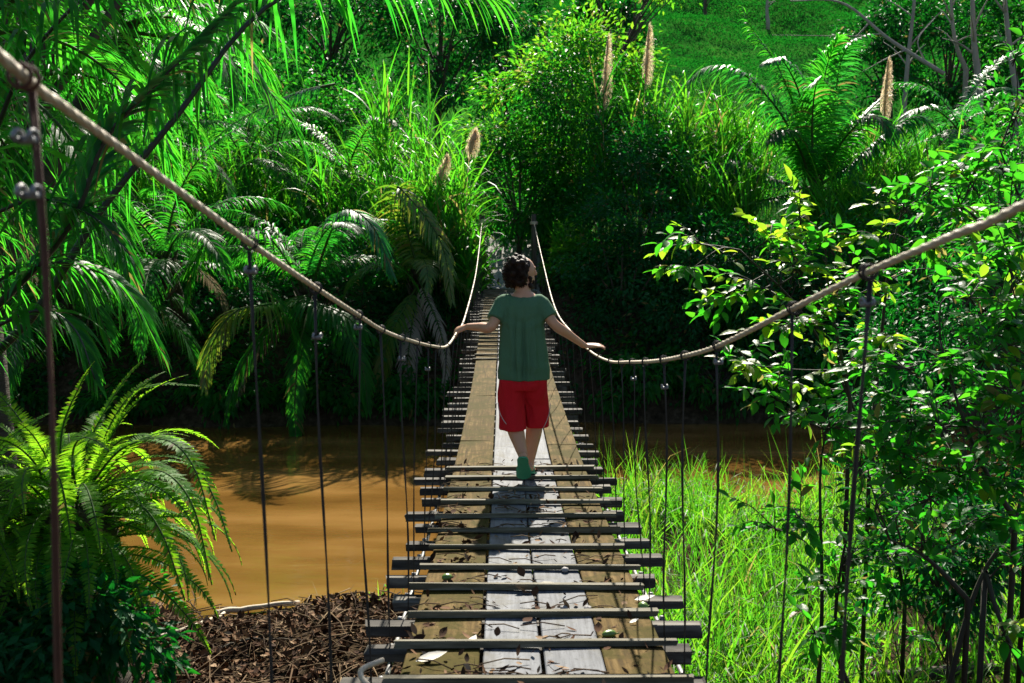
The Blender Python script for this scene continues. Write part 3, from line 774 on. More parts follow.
CT('bush', 'dark bush at right edge high on the far bank', 'bush', 1030, 210, 27, 2.4, 2.4, 'leaf_mid', 48, 120, .17, group=GT)
CT('bush', 'sunlit small bush beside right end of the bridge path', 'bush', 560, 268, 24.9, .55, 1.0, 'leaf_bright', 22, 80, .16, group=GT, trunk=.04)
CT('bush', 'sunlit bush beside left end of the bridge path', 'bush', 452, 262, 24.6, .85, 1.2, 'leaf_bright', 30, 90, .17, group=GT, trunk=.05)
CT('bush', 'dark bush closing the end of the stony path', 'bush', 512, 238, 31.5, 1.6, 1.6, 'leaf_dark', 46, 120, .16, group=GT)
CT('bush', 'shaded bush under the left bridge end over the water', 'bush', 440, 370, 23.6, 1.3, 1.5, 'leaf_dark', 36, 110, .14, group=GT)
CT('bush', 'dark bush behind the left palms, nearest to the bridge', 'bush', 360, 330, 24.2, 2.2, 2.2, 'leaf_dark', 44, 120, .16, group=GT)
CT('bush', 'dark bush behind the left palms, in the middle of the left bank', 'bush', 235, 330, 24.2, 2.4, 2.3, 'leaf_dark', 44, 120, .16, group=GT)
CT('bush', 'dark bush behind the fern, furthest left on the far bank', 'bush', 90, 330, 24.5, 2.6, 2.5, 'leaf_dark', 44, 120, .16, group=GT)
CT('bushy_tree', 'green tree behind the palms at upper left', 'tree', 120, 130, 30, 3.4, 3.6, 'leaf_mid', 60, 110, .22, group=GT)
CT('bushy_tree', 'green tree behind the arching palm frond left of the cane grass', 'tree', 270, 150, 32, 2.8, 2.6, 'leaf_mid', 60, 110, .22, group=GT)
CT('bushy_tree', 'sunlit tree behind the left cane clumps', 'tree', 365, 150, 34, 2.4, 2.4, 'leaf_mid', 56, 110, .2, group=GT)
GW = 'low bushes along the far waterline'
for px, lab in ((20, 'low bush at the far waterline behind the upper fern fronds'), (130, 'low bush at the far waterline just right of the upright fern fronds'), (230, 'low bush at the far waterline left of the hanging frond'), (335, 'low bush at the far waterline right of the hanging frond'), (415, 'low bush at the far waterline touching the left deck edge'),
                (640, 'low bush at the far waterline closest to the right deck edge'), (720, 'low bush at the far waterline behind the rightmost thin hangers'), (800, 'low bush at the far waterline behind the sapling'), (900, 'low bush at the far waterline behind the forked shrub')):
    CT('bush', lab, 'bush', px, (402 if px < 500 else 376)+random.randint(-8, 6), 21.9, 1.15, .65, 'leaf_mid', 26, 80, .17, group=GW, trunk=.03, hang=.9)
GH = 'trees on the hill'
CT('hill_tree', 'dark round tree on the hill left of the yellow-tipped tree', 'tree', 508, 48, 44, 2.7, 3.2, 'leaf_dark', 60, 120, .26, group=GH, trunk=.16)
CT('hill_tree', 'dark round tree on the hill right of the yellow-tipped tree', 'tree', 604, 38, 45, 1.9, 2.3, 'leaf_dark', 54, 120, .26, group=GH, trunk=.16)
CT('hill_tree', 'dark tree at the top edge above the cane clumps', 'tree', 440, 30, 42, 3.0, 3.4, 'leaf_dark', 54, 120, .26, group=GH, trunk=.16)
CT('hill_tree', 'dark tree at the top edge behind the arching frond', 'tree', 330, 20, 42, 3.4, 3.6, 'leaf_dark', 54, 120, .28, group=GH, trunk=.16)
CT('hill_tree', 'dark tree at the upper left corner', 'tree', 60, 10, 40, 5.5, 4.5, 'leaf_dark', 60, 120, .3, group=GH, trunk=.2)
CT('hill_tree', 'dark tree at top edge left of the upright bluish leaf', 'tree', 200, 10, 41, 4.2, 4.0, 'leaf_dark', 60, 120, .3, group=GH, trunk=.2)
CT('hill_tree', 'dark wood edge tree behind the pale trunks, left one', 'tree', 885, 50, 41, 1.8, 2.8, 'leaf_dark', 48, 120, .24, group=GH, trunk=.14)
CT('hill_tree', 'dark wood edge tree behind the pale trunks, middle one', 'tree', 950, 60, 38, 2.6, 3.4, 'leaf_dark', 54, 120, .24, group=GH, trunk=.14)
CT('hill_tree', 'dark wood edge tree at the upper right corner', 'tree', 1020, 70, 38, 3.2, 3.6, 'leaf_mid', 60, 120, .24, group=GH, trunk=.14)
CT('hill_tree', 'bright overhanging tree crown at the top edge above the meadow', 'tree', 655, -26, 34, 2.4, .9, 'leaf_bright', 20, 60, .2, group=GH, base=(1.6, 34.6, 0))
# pale slim trunks at upper right
def slim_tree(label, pts, d, r0, name='slim_tree', twigs=5, mat='bark_pale', dead=True):
    P = curve([at(x, y, d+dd) for x, y, dd in pts], 18)
    b = P[0].copy(); b[2] = min(gz(b[0], b[1]), b[2])-.1
    t = thing(name, label, 'tree', b, 0, 'slim trunks at the wood edge')
    mb = MB(); mb.add(*tube(np.vstack([[b], P]), np.linspace(r0, r0*.45, 19), 8)); mb.build('trunk', M[mat], t)
    for k in range(twigs):
        s = P[random.randint(5, 17)]; v = norm(np.array([random.uniform(-1, 1), random.uniform(-.6, .6), random.uniform(.1, .9)]))*random.uniform(.8, 2.0)
        mb = MB(); mb.add(*tube(curve([s, s+v*.5+[0, 0, .1], s+v], 8), np.linspace(r0*.35, r0*.08, 8), 5)); mb.build('branch', M[mat], t)
slim_tree('pale straight slim trunk left of the other trunks, behind the single plume', [(904, 110, 0), (908, 60, 0), (914, 5, 0), (916, -30, 0)], 34, .09)
slim_tree('brownish trunk second from the right at the wood edge', [(980, 90, 0), (974, 40, 0), (972, -20, 0)], 33, .13)
slim_tree('leaning grey trunk crossing between the brownish trunks', [(966, 70, 0), (955, 40, 0), (950, -10, 0)], 33.5, .09)
slim_tree('brown trunk nearest the upper right corner', [(1018, 100, 0), (1010, 50, 0), (1003, -20, 0)], 32, .12)
slim_tree('pale thin trunk standing alone on the meadow above the crested palm', [(768, 22, 0), (767, 10, 0), (768, -14, 0)], 92, .2, twigs=4)
slim_tree('dark thin trunk standing on the meadow beside the bright overhanging crown', [(706, 22, 0), (705, 8, 0), (706, -14, 0)], 92, .22, twigs=2, mat='bark')
b0 = curve([at(944, 74, 31), at(890, 40, 31.5), at(842, 3, 32), at(790, 1, 32.5)], 20)
t = thing('dead_branch', 'long bare pale branch slanting down across the dark wood at upper right', 'branch', b0[0])
mb = MB(); mb.add(*tube(b0, np.linspace(.07, .02, 20), 7)); mb.build('limb', M['bark_pale'], t)
for a, b, c in (((905, 50), (880, 62), (862, 72)), ((880, 34), (850, 36), (772, 35)), ((925, 62), (918, 40), (935, 18)), ((868, 24), (850, 45), (838, 70))):
    mb = MB(); mb.add(*tube(curve([at(*a, 31.3), at(*b, 31.5), at(*c, 31.7)], 10), np.linspace(.028, .008, 10), 5)); mb.build('twig', M['bark_pale'], t)

# cane grass
cc = cane_clump
cc('bright cane clump under the tip of the arching palm frond', 412, 52, 26.8, 26, None, .8)
cc('bright cane clump left of the path, with two small drooping plumes', 446, 140, 23.7, 24, None, .55, plumes=((446, 164, 436, 190, 23.6), (474, 138, 469, 158, 23.8)))
cc('low bright canes beside the left bridge post', 464, 215, 23.3, 14, None, .3, llen=1.0)
cc('bright low cane clump over the water edge left of the bridge end', 412, 165, 24.2, 26, None, .6)
cc('lime cane clump between the meadow and the crested palm', 742, 92, 28.6, 44, None, 1.0)
cc('tall cane clump with two tall pinkish plumes behind the man', 628, 62, 27.8, 50, None, 1.3, plumes=((607, 43, 603, 112, 26.6), (648, 32, 645, 88, 26.8)))
cc('cane clump between the pair of plumes and the crested palm', 690, 62, 27.6, 66, None, 1.2)
cc('lower cane clump at the left foot of the crested palm', 715, 150, 25.6, 44, None, 1.0)
cc('cane clump right of the crested palm, with one straight plume', 878, 105, 28, 44, None, 1.1, plumes=((887, 66, 883, 122, 26.8),))
cc('broad cane clump in front of the slim trunks', 930, 125, 27, 44, None, 1.3)
cc('cane clump at right edge of the picture behind the shrub', 1000, 160, 27, 28, None, 1.2)
cc('cane clump behind the right bushes, below the single plume', 850, 170, 25.5, 40, None, 1.1)
cc('cane clump on the left bank above the yellowing frond', 330, 150, 27.5, 20, None, 1.2)
cc('cane clump on the left bank behind the bank palms', 235, 160, 27.5, 20, None, 1.2)
cc('bright cane clump under the near palm frond, left of centre', 180, 120, 26, 26, None, 1.2)
cc('small cane tuft beside right bridge post', 575, 235, 25.4, 14, None, .4, llen=.9)
cc('hanging tuft of cane leaves over the water at right', 735, 360, 22.6, 14, 1.5, .4, mat='leaf_mid', llen=1.2)
cc('hanging tuft of cane leaves over the water below the shaded bush', 900, 330, 22.6, 16, 2.0, .5, mat='leaf_mid', llen=1.3)

# palms
GP = 'palms on the left bank'
pb = ('palm_blue', 'rib'); py_ = ('palm_yellow', 'rib'); pn = ('palm', 'rib'); pd = ('palm_dead', 'rib')
E = dict
palm(812, 186, 27, 0, 'palm_blue', 'short crested palm with bluish arching fronds on the far bank at right', trunk_r=.2, extra=[
    ([(812, 186, 27), (785, 120, 27), (745, 75, 26.8), (712, 66, 26.6), (690, 80, 26.4)], E(mats=pb, Lmax=1.14, W=.065, n=96, droop=1.45, rr=.05, nseg=5)),
    ([(812, 186, 27), (800, 125, 27.4), (780, 70, 27.6), (752, 28, 27.6), (744, 10, 27.5)], E(mats=('palm', 'rib'), Lmax=1.02, W=.065, n=96, droop=1.05, rr=.05, nseg=5)),
    ([(814, 184, 27), (820, 120, 27.4), (826, 70, 27.5), (838, 38, 27.2)], E(mats=('palm', 'rib'), Lmax=1.14, W=.065, n=96, droop=1.11, rr=.05, nseg=5, side=np.array([1., .2, 0]))),
    ([(816, 184, 27), (832, 120, 27.6), (840, 65, 27.8), (852, 42, 27.4), (868, 34, 27)], E(mats=pb, Lmax=0.96, W=.065, n=90, droop=1.22, rr=.05, nseg=5, side=np.array([1., .3, 0]))),
    ([(818, 186, 27), (850, 165, 26.8), (880, 138, 26.4), (915, 116, 26.2), (936, 130, 26)], E(mats=pb, Lmax=1.02, W=.065, n=96, droop=1.80, rr=.05, nseg=5)),
    ([(808, 190, 27), (770, 178, 26.4), (735, 160, 26), (712, 175, 25.8), (696, 205, 25.6)], E(mats=pb, Lmax=0.96, W=.065, n=90, droop=1.80, rr=.05, nseg=5)),
    ([(808, 192, 27), (765, 200, 26.2), (720, 208, 25.6), (680, 218, 25.2)], E(mats=pb, Lmax=0.66, W=.045, n=75, droop=1.92, rr=.04, nseg=5)),
    ([(818, 186, 27), (845, 140, 27.6), (880, 100, 28), (905, 85, 28)], E(mats=('palm', 'rib'), Lmax=0.96, W=.065, n=84, droop=1.34, rr=.05, nseg=5)),
    ([(812, 186, 27), (800, 150, 26.3), (785, 130, 25.6), (772, 140, 25)], E(mats=('palm', 'rib'), Lmax=0.96, W=.065, n=75, droop=1.57, rr=.05, nseg=5)),
    ([(816, 186, 27), (850, 195, 26.5), (880, 215, 26.2)], E(mats=('palm', 'rib'), Lmax=0.84, W=.065, n=66, droop=1.68, rr=.04, nseg=5)),
    ([(812, 186, 27), (806, 140, 27.2), (800, 95, 27.2), (782, 60, 26.6), (765, 62, 26)], E(mats=pb, Lmax=1.0, W=.065, n=90, droop=1.4, rr=.05, nseg=5)),
    ([(816, 186, 27), (836, 150, 26.6), (862, 120, 26), (880, 118, 25.4), (892, 140, 25)], E(mats=pn, Lmax=1.0, W=.06, n=84, droop=1.5, rr=.05, nseg=5)),
    ([(814, 186, 27), (812, 130, 26.4), (815, 90, 25.8), (822, 76, 25)], E(mats=pn, Lmax=1.0, W=.06, n=84, droop=1.1, rr=.05, nseg=5, side=np.array([1., 0, 0]))),
])
palm(960, 130, 27.5, 12, 'palm_blue', 'small palm among the canes below the slim trunks at right', .7, trunk_r=.14)
# left bank
palm(305, 285, 21.6, 7, 'palm', 'overhanging palm on the left bank with a yellowing frond dipping to the water', .82, GP, emin=30, base=(-5.0, 23.0, 0), extra=[
    ([(300, 300, 21.6), (270, 305, 20.6), (235, 312, 20.0), (212, 345, 19.7), (205, 385, 19.6)], E(mats=py_, Lmax=.95, W=.05, n=75, droop=1.85, nseg=5, rr=.035)),
    ([(305, 290, 21.6), (270, 238, 20.8), (232, 228, 20.2), (200, 250, 20), (186, 300, 19.8)], E(mats=pn, Lmax=1.0, W=.05, n=81, droop=1.85, nseg=5, rr=.035)),
    ([(310, 300, 21.6), (300, 345, 20.6), (295, 400, 20.2), (297, 462, 20)], E(mats=pn, Lmax=.55, W=.05, n=81, droop=1.85, nseg=5, rr=.03, side=np.array([1., .1, 0]))),
    ([(310, 290, 21.6), (340, 215, 21), (372, 225, 20.6), (392, 275, 20.4)], E(mats=pb, Lmax=.9, W=.05, n=81, droop=1.70, nseg=5, rr=.035)),
    ([(310, 295, 21.6), (300, 300, 20.8), (335, 310, 20.0), (372, 335, 19.8)], E(mats=pn, Lmax=.9, W=.05, n=67, droop=1.85, nseg=5, rr=.035)),
    ([(300, 300, 21.6), (265, 330, 20.8), (240, 370, 20.5), (225, 420, 20.4)], E(mats=pn, Lmax=.7, W=.05, n=67, droop=2.00, nseg=5, rr=.03)),
    ([(300, 300, 21.6), (255, 350, 21), (242, 385, 20.9), (236, 405, 20.9)], E(mats=pd, Lmax=.6, W=.04, n=54, droop=2.60, nseg=5, rr=.025)),
    ([(315, 300, 21.6), (345, 330, 20.8), (362, 365, 20.4), (368, 410, 20.3)], E(mats=pn, Lmax=.7, W=.05, n=67, droop=2.00, nseg=5, rr=.03)),
])
palm(418, 272, 23.2, 9, 'palm_yellow', 'sunlit yellow-green palm leaning beside left end of the bridge', .62, GP, emin=0, trunk_r=.12, base=(-2.6, 24.4, 0), extra=[
    ([(418, 285, 23), (410, 340, 22.2), (408, 375, 22), (425, 412, 21.9)], E(mats=pd, Lmax=.6, W=.045, n=62, droop=2.45, nseg=5, rr=.025)),
    ([(418, 285, 23), (392, 330, 22), (382, 370, 21.8), (388, 412, 21.7)], E(mats=py_, Lmax=.65, W=.05, n=62, droop=2.00, nseg=5, rr=.03)),
    ([(418, 278, 23), (440, 330, 22), (446, 370, 21.8), (438, 400, 21.6)], E(mats=pd, Lmax=.4, W=.04, n=48, droop=2.60, nseg=5, rr=.02)),
    ([(420, 280, 23), (400, 200, 22.6), (402, 190, 22.4), (440, 240, 22), (452, 300, 21.8)], E(mats=py_, Lmax=.8, W=.055, n=67, droop=1.70, nseg=5, rr=.03)),
])
palm(95, 50, 22.8, 12, 'palm', 'tall palm added on the left bank for dappled shade, crown behind the long near frond', .95, GP, emin=-28, base=(-9.6, 24.2, 0))  # extra palm, put in to cast dappled shade on the river
palm(165, 262, 20.6, 13, 'palm', 'dark overhanging palm on the left bank behind the fern', .85, GP, base=(-7.4, 22.8, 0), emin=-20)
palm(60, 300, 20.8, 16, 'palm', 'dark overhanging palm furthest left on the far bank', .9, GP, base=(-9.6, 22.8, 0), emin=-20)
palm(245, 165, 28.0, 11, 'palm', 'tall palm behind the left bank palms, under the feathery bluish frond', .85, GP, emax=66, extra=[
    ([(335, 84, 26), (300, 92, 25.6), (262, 108, 25.2), (225, 130, 25), (196, 160, 24.8)], E(mats=pb, Lmax=.75, W=.045, n=94, droop=1.85, nseg=5, rr=.035))])
palm(345, 175, 28.4, 10, 'palm', 'tall palm with bright hanging leaflets left of the cane clumps', .8, GP, emax=66)
palm(120, 140, 25.5, 13, 'palm', 'tall palm at upper left behind the near palm', 1.0, GP)
palm(20, 160, 24.5, 18, 'palm', 'tall palm at the left edge behind the near palm', 1.0, GP)
# near palms on the left
GN = 'near palms left of the bridge'
npb = E(mats=('palm', 'rib_dark'), nseg=7, rr=.022, dih=30)
palm(-70, 330, 6.6, 0, 'palm', 'near palm with a long arching frond whose bright leaflets hang over the upper left', group=GN, trunk_r=.17, base=(-3.95, 6.5, 0), extra=[
    ([(-60, 400, 6.6), (30, 320, 6.5), (100, 212, 6.5), (180, 112, 6.6), (245, 26, 6.8), (310, -16, 7.0), (400, -30, 7.2), (490, -2, 7.4)], E(npb, Lmax=1.35, W=.042, n=74, droop=2.0, t0=.3, rr=.032, dih=40, alpha=(72, 40), jit=.13)),
    ([(-60, 360, 6.6), (60, 240, 6.0), (105, 140, 5.9), (165, 75, 5.9), (238, 2, 6.1)], E(mats=('palm_blue', 'rib_dark'), Lmax=.42, W=.05, n=60, droop=.9, nseg=5, rr=.03, alpha=(50, 15), t0=.3)),
    ([(-60, 340, 6.6), (0, 120, 6.2), (60, 20, 6.0), (150, -40, 6.0), (230, -40, 6.2)], E(npb, Lmax=1.0, W=.035, n=60, droop=3.0, t0=.15)),
    ([(-60, 340, 6.6), (-30, 240, 6.2), (30, 200, 6.0), (90, 215, 5.9), (130, 255, 5.9)], E(npb, Lmax=.6, W=.03, n=56, droop=2.4, t0=.15)),
    ([(-60, 350, 6.6), (0, 280, 6.4), (60, 262, 6.4), (120, 285, 6.5), (160, 350, 6.6)], E(npb, Lmax=.65, W=.032, n=56, droop=2.4, t0=.15)),
    ([(-60, 360, 6.6), (-10, 330, 6.1), (40, 310, 6.0), (75, 330, 6.0), (95, 380, 6.0)], E(npb, Lmax=.5, W=.03, n=50, droop=2.4, t0=.15)),
    ([(-60, 330, 6.6), (-60, 100, 6.0), (-20, 10, 5.6), (50, -20, 5.4)], E(npb, Lmax=.9, W=.032, n=60, droop=3.0, t0=.1)),
])
palm(-70, 150, 10.5, 20, 'palm', 'palm with dense fronds reaching in at the left edge behind the rusty hanger', .72, GN, trunk_r=.15, emin=-35)
palm(120, 30, 14.5, 16, 'palm', 'tall palm whose crown hangs at the top left between the arching fronds', .85, GN, trunk_r=.15, base=(-7.5, 10.2, 0), emin=-30)
palm(-60, 60, 8.5, 16, 'palm', 'palm mostly outside the left edge, with fronds reaching over the cable', .75, GN, trunk_r=.15, emin=-30)

CT('bushy_tree', 'unseen broadleaf tree added above the upper left corner to shade the near palms', 'tree', 190, -317, 12.0, 2.0, 1.6, 'leaf_dark', 60, 150, .2, base=(-8.4, 11.2, 0), trunk=.2)  # out-of-view tree, added to keep the near palms in shade
# fern on an old stump
fc = at(72, 505, 5.0); fb = np.array([fc[0]-.1, fc[1]+.05, gz(fc[0], fc[1])-.1])
t = thing('sword_fern', 'large bright sword fern spilling over a dark mossy stump at lower left', 'fern', fb)
mb = MB(); q = np.linspace(0, 1, 14)
V, f = tube(fb+(fc-fb)*q[:, None], .30-.10*q+.03*np.sin(q*17), 16); mb.add(V+rng.normal(0, .015, V.shape), f)
mb.build('stump', M['palm_trunk'], t)
for i in range(128):
    e = 86-102*((i+.5)/128)**.85+random.uniform(-6, 6)
    me = min(FR['fern'], key=lambda z: abs(z[0]-e))[1]; a = i*2.39996
    o = link('frond', me, t); o.location = [float(v) for v in (fc-fb)+np.array([.12*math.cos(a), .12*math.sin(a), random.uniform(-.28, .03)*(e < 50)])]
    o.rotation_euler = (random.uniform(-.3, .3), 0, a); s = random.uniform(.62, .92); o.scale = (s, s, s)
for pts in ([(90, 490, 5), (140, 440, 4.9), (185, 450, 4.8), (215, 500, 4.75), (232, 552, 4.7)], [(90, 500, 5), (150, 470, 4.8), (190, 500, 4.7), (212, 585, 4.7)],
            [(90, 480, 5), (130, 400, 5.1), (160, 385, 5.1), (200, 386, 5.1)], [(70, 480, 5), (100, 420, 5.1), (125, 380, 5.2), (146, 357, 5.2)], [(60, 490, 5), (62, 430, 5), (80, 385, 5), (94, 362, 5)],
            [(80, 500, 5), (120, 450, 4.8), (165, 440, 4.6), (195, 470, 4.5), (215, 540, 4.5)], [(80, 530, 5), (110, 580, 4.8), (140, 588, 4.8), (174, 594, 4.8)],
            [(50, 500, 5), (40, 470, 4.6), (60, 480, 4.5), (74, 556, 4.5)], [(90, 510, 5), (130, 500, 4.7), (160, 530, 4.6), (185, 600, 4.6)]):
    frond(curve([at(*p) for p in pts], 22), .09, .0145, 62, droop=.3, alpha=(82, 62), prof='pinna', lenprof='fern', nseg=3, rr=.006, t0=.05, jit=.05).build('frond', [M['fern'], M['rib']], t)
fc2 = at(-25, 520, 4.6); fb2 = np.array([fc2[0], fc2[1], gz(fc2[0], fc2[1])])
t = thing('sword_fern', 'second sword fern cut by the left picture edge', 'fern', fb2)
mb = MB(); V, f = tube([fb2-[0, 0, .1], (fb2+fc2)/2, fc2], [.2, .16, .12], 12); mb.add(V+rng.normal(0, .012, V.shape), f); mb.build('stump', M['palm_trunk'], t)
for i in range(40):
    e = 84-90*((i+.5)/40)+random.uniform(-6, 6); me = min(FR['fern'], key=lambda z: abs(z[0]-e))[1]
    o = link('frond', me, t); o.location = [float(v) for v in fc2-fb2]; o.rotation_euler = (random.uniform(-.3, .3), 0, i*2.39996); s = random.uniform(.5, .75); o.scale = (s, s, s)
# low plants round the stump
CT('bush', 'dark trailing herb covering the front of the fern stump', 'bush', 78, 630, 4.62, .44, .34, 'leaf_dark', 40, 70, .075, trunk=.012)
CT('bush', 'dark herb in the lower left corner beside the rusty hanger', 'bush', -5, 665, 4.5, .35, .3, 'leaf_dark', 18, 60, .075, trunk=.012)
CT('bush', 'low shaded herb growing at the foot of the fern stump', 'bush', 110, 610, 5.8, .4, .3, 'leaf_mid', 12, 40, .07, trunk=.012)

# foreground shrubs at right
shrub('broadleaf_shrub', 'dark leafy sapling with two thin stems beside the right cable hangers', [[(818, 690, 6.3), (822, 600, 6.3), (820, 480, 6.3), (826, 430, 6.2)], [(850, 690, 6.2), (835, 640, 6.25), (842, 560, 6.2), (858, 500, 6.1)]],
      [(800, 520, 6.2, .28, 5), (775, 530, 6.1, .3, 4), (850, 560, 6.2, .3, 7), (870, 520, 6.1, .3, 6), (835, 590, 6.2, .25, 5), (815, 635, 6.2, .25, 5), (860, 470, 6.1, .3, 6), (830, 430, 6.2, .3, 6), (800, 420, 6.2, .28, 5), (775, 400, 6.2, .25, 4), (890, 560, 6.1, .25, 5), (845, 630, 6.2, .2, 4)], leaf=.105)
shrub('broadleaf_shrub', 'tall leafy shrub with a forked dark stem filling the lower right corner', [[(948, 690, 5.2), (966, 620, 5.2), (985, 570, 5.2), (1015, 520, 5.2), (1030, 440, 5.3), (1035, 330, 5.4)], [(968, 600, 5.2), (940, 570, 5.2), (915, 550, 5.2), (890, 540, 5.2)], [(985, 570, 5.2), (1000, 620, 5.1), (1030, 690, 5.0)], [(1015, 520, 5.2), (985, 470, 5.2), (960, 410, 5.2), (940, 340, 5.3)]],
      [(930, 500, 5.1, .28, 8), (960, 480, 5.1, .3, 9), (900, 480, 5.1, .28, 7), (985, 440, 5.1, .3, 9), (1010, 400, 5.2, .3, 9), (940, 430, 5.1, .28, 7), (910, 420, 5.2, .25, 6), (985, 360, 5.2, .3, 8), (1015, 330, 5.2, .3, 8), (950, 370, 5.2, .28, 7), (1000, 490, 5.1, .25, 7), (905, 370, 5.3, .25, 5),
       (1020, 450, 5.0, .25, 7), (960, 530, 5.1, .25, 6), (925, 545, 5.2, .22, 5), (1015, 570, 5.0, .22, 4), (1010, 270, 5.3, .25, 6), (970, 300, 5.3, .25, 5), (1000, 640, 5.0, .2, 3), (880, 450, 5.2, .22, 5)], leaf=.098, young=.05)
shrub('broadleaf_shrub', 'high leafy shrub with yellow-green young tips reaching over the right cable', [[(905, 600, 7.4), (885, 500, 7.4), (850, 400, 7.3), (800, 310, 7.2), (740, 250, 7.1)], [(870, 450, 7.4), (880, 350, 7.3), (890, 260, 7.2), (905, 200, 7.2)], [(850, 400, 7.3), (830, 300, 7.2), (825, 240, 7.2)]],
      [(700, 245, 7.0, .3, 5), (690, 270, 7.0, .25, 4), (730, 300, 7.0, .3, 5), (765, 290, 7.0, .3, 6), (795, 270, 7.1, .3, 7), (780, 330, 7.1, .3, 7), (820, 320, 7.1, .3, 7), (850, 300, 7.1, .3, 6), (830, 250, 7.1, .28, 5), (800, 220, 7.2, .25, 4), (880, 240, 7.1, .28, 5), (905, 210, 7.1, .3, 5), (870, 280, 7.1, .3, 6), (750, 365, 7.0, .25, 6), (790, 385, 7.1, .3, 7), (840, 370, 7.1, .3, 7), (880, 340, 7.2, .3, 6), (925, 250, 7.1, .3, 6), (950, 270, 7.0, .25, 4), (770, 240, 7.1, .25, 4)], leaf=.115, young=.32)
shrub('broadleaf_shrub', 'leafy shrub high at the right edge above the cable', [[(1060, 520, 6.5), (1050, 350, 6.5), (1030, 230, 6.4), (1000, 150, 6.3)], [(1040, 280, 6.4), (990, 230, 6.3), (960, 205, 6.2)]],
      [(1000, 170, 6.2, .3, 6), (970, 185, 6.2, .3, 6), (1010, 210, 6.2, .3, 7), (985, 225, 6.2, .28, 6), (955, 210, 6.2, .28, 5), (1020, 250, 6.2, .3, 6), (930, 190, 6.3, .25, 4), (1015, 120, 6.3, .25, 4), (1010, 300, 6.2, .28, 6), (1015, 60, 6.3, .2, 3)], leaf=.11, young=.12)
shrub('broadleaf_shrub', 'small sapling with pale leaves low between the sapling and the forked shrub', [[(905, 690, 7.6), (895, 640, 7.6), (890, 600, 7.6)]], [(890, 610, 7.5, .2, 4), (905, 640, 7.5, .2, 4), (880, 650, 7.5, .2, 3)], leaf=.1, young=.4, sr=.008)

GR = 'dense bushes behind the right foreground shrubs'
CT('bush', 'dense small-leaved bush behind the forked shrub at the right edge', 'bush', 990, 380, 8.8, .9, 1.3, 'leaf_dark', 44, 90, .085, group=GR, trunk=.03)
CT('bush', 'dense dark bush behind the second thick right hanger, over the grass', 'bush', 900, 390, 9.8, .75, 1.1, 'leaf_dark', 34, 90, .085, group=GR, trunk=.03)
CT('bush', 'tall leafy bush at the right edge just above the cable end', 'bush', 1020, 205, 9.5, .9, 1.0, 'leaf_mid', 30, 90, .09, group=GR, trunk=.04)
CT('bush', 'low dark bush over the grass beneath the forked stem', 'bush', 935, 545, 7.0, .6, .42, 'leaf_dark', 30, 80, .085, group=GR, trunk=.02)
# grass and meadow cover
def blades(X, Y, h, w, mat, name, label, nseg=4, dr=(.3, 1.6), zoff=-.02):
    n = len(X); az = rng.uniform(0, 2*math.pi, n); el = rng.uniform(1.0, 1.5, n)
    D = np.stack([np.cos(az)*np.cos(el), np.sin(az)*np.cos(el), np.sin(el)], 1)
    a2 = rng.uniform(0, 6.3, n); S = norm(np.cross(D, np.stack([np.cos(a2), np.sin(a2), np.full(n, .1)], 1)))
    mb = MB(); mb.add(*strips(np.stack([X, Y, ground(X, Y)+zoff], 1), D, S, h, w, rng.uniform(*dr, n), nseg))
    return tag(mb.build(name, M[mat]), label, 'grass', kind='stuff')
n = 46000
X = rng.uniform(.75, 12, n); Y = rng.uniform(7.2, 17.0, n)
k = (ground(X, Y) > -.12) & (rng.uniform(0, 1, n) < np.clip(.35+.75*(wob(X*1.9, Y*1.6)+.35), .12, 1)); X, Y = X[k], Y[k]
h = rng.uniform(.3, 1.3, len(X))*(.85+.3*wob(X*.8, Y*.8))
blades(X, Y, np.maximum(h, .2), rng.uniform(.010, .026, len(X)), 'grass', 'tall_grass', 'tall bright grass on the near bank right of the bridge', dr=(.3, 2.2))
n = 500
X = rng.uniform(-3.0, .9, n); Y = rng.uniform(10.6, 12.2, n); k = (ground(X, Y) > -.1) & (wob(X*1.4, Y) > -.1) & (X > -2.6); X, Y = X[k], Y[k]
blades(X, Y, rng.uniform(.15, .5, len(X)), rng.uniform(.01, .018, len(X)), 'grass', 'shore_grass', 'thin bright grass along the water edge left of bridge', dr=(.5, 2.2))
n = 210000
Y = rng.uniform(30, 150, n); X = np.where(rng.uniform(0, 1, n) < .6, rng.uniform(.05, .48, n), rng.uniform(-.62, .72, n))*Y
P = np.stack([X, Y, ground(X, Y)+rng.uniform(.0, .12+.35*np.clip(wob(X*.35, Y*.35), 0, 1), n)], 1)
D = norm(rng.normal(0, 1, (n, 3))+np.array([0, -.4, .3])); L = rng.uniform(.07, .17, n)*(Y/50)
mb = MB(); mb.add(*leaves_low(P, D, norm(rng.normal(0, .5, (n, 3))+np.array([0, -.2, 1.])), L, L*.5))
tag(mb.build('meadow_cover', M['cover']), 'green ground cover on the hill meadow', 'ground cover', kind='stuff')
n = 16000
X = rng.uniform(-14, 16, n); Y = rng.uniform(21.6, 31, n); k = (np.abs(X-BX) > 1.0) & (ground(X, Y) > .1); X, Y = X[k], Y[k]
P = np.stack([X, Y, ground(X, Y)+rng.uniform(.02, .35, len(X))], 1)
mb = MB(); mb.add(*leaves_low(P, norm(rng.normal(0, 1, P.shape)+np.array([0, -.3, .2])), norm(rng.normal(0, .5, P.shape)+np.array([0, 0, 1.])), rng.uniform(.1, .25, len(X)), rng.uniform(.05, .11, len(X))))
tag(mb.build('bank_cover', M['leaf_dark']), 'dark low leaves covering the far river bank', 'ground cover', kind='stuff')

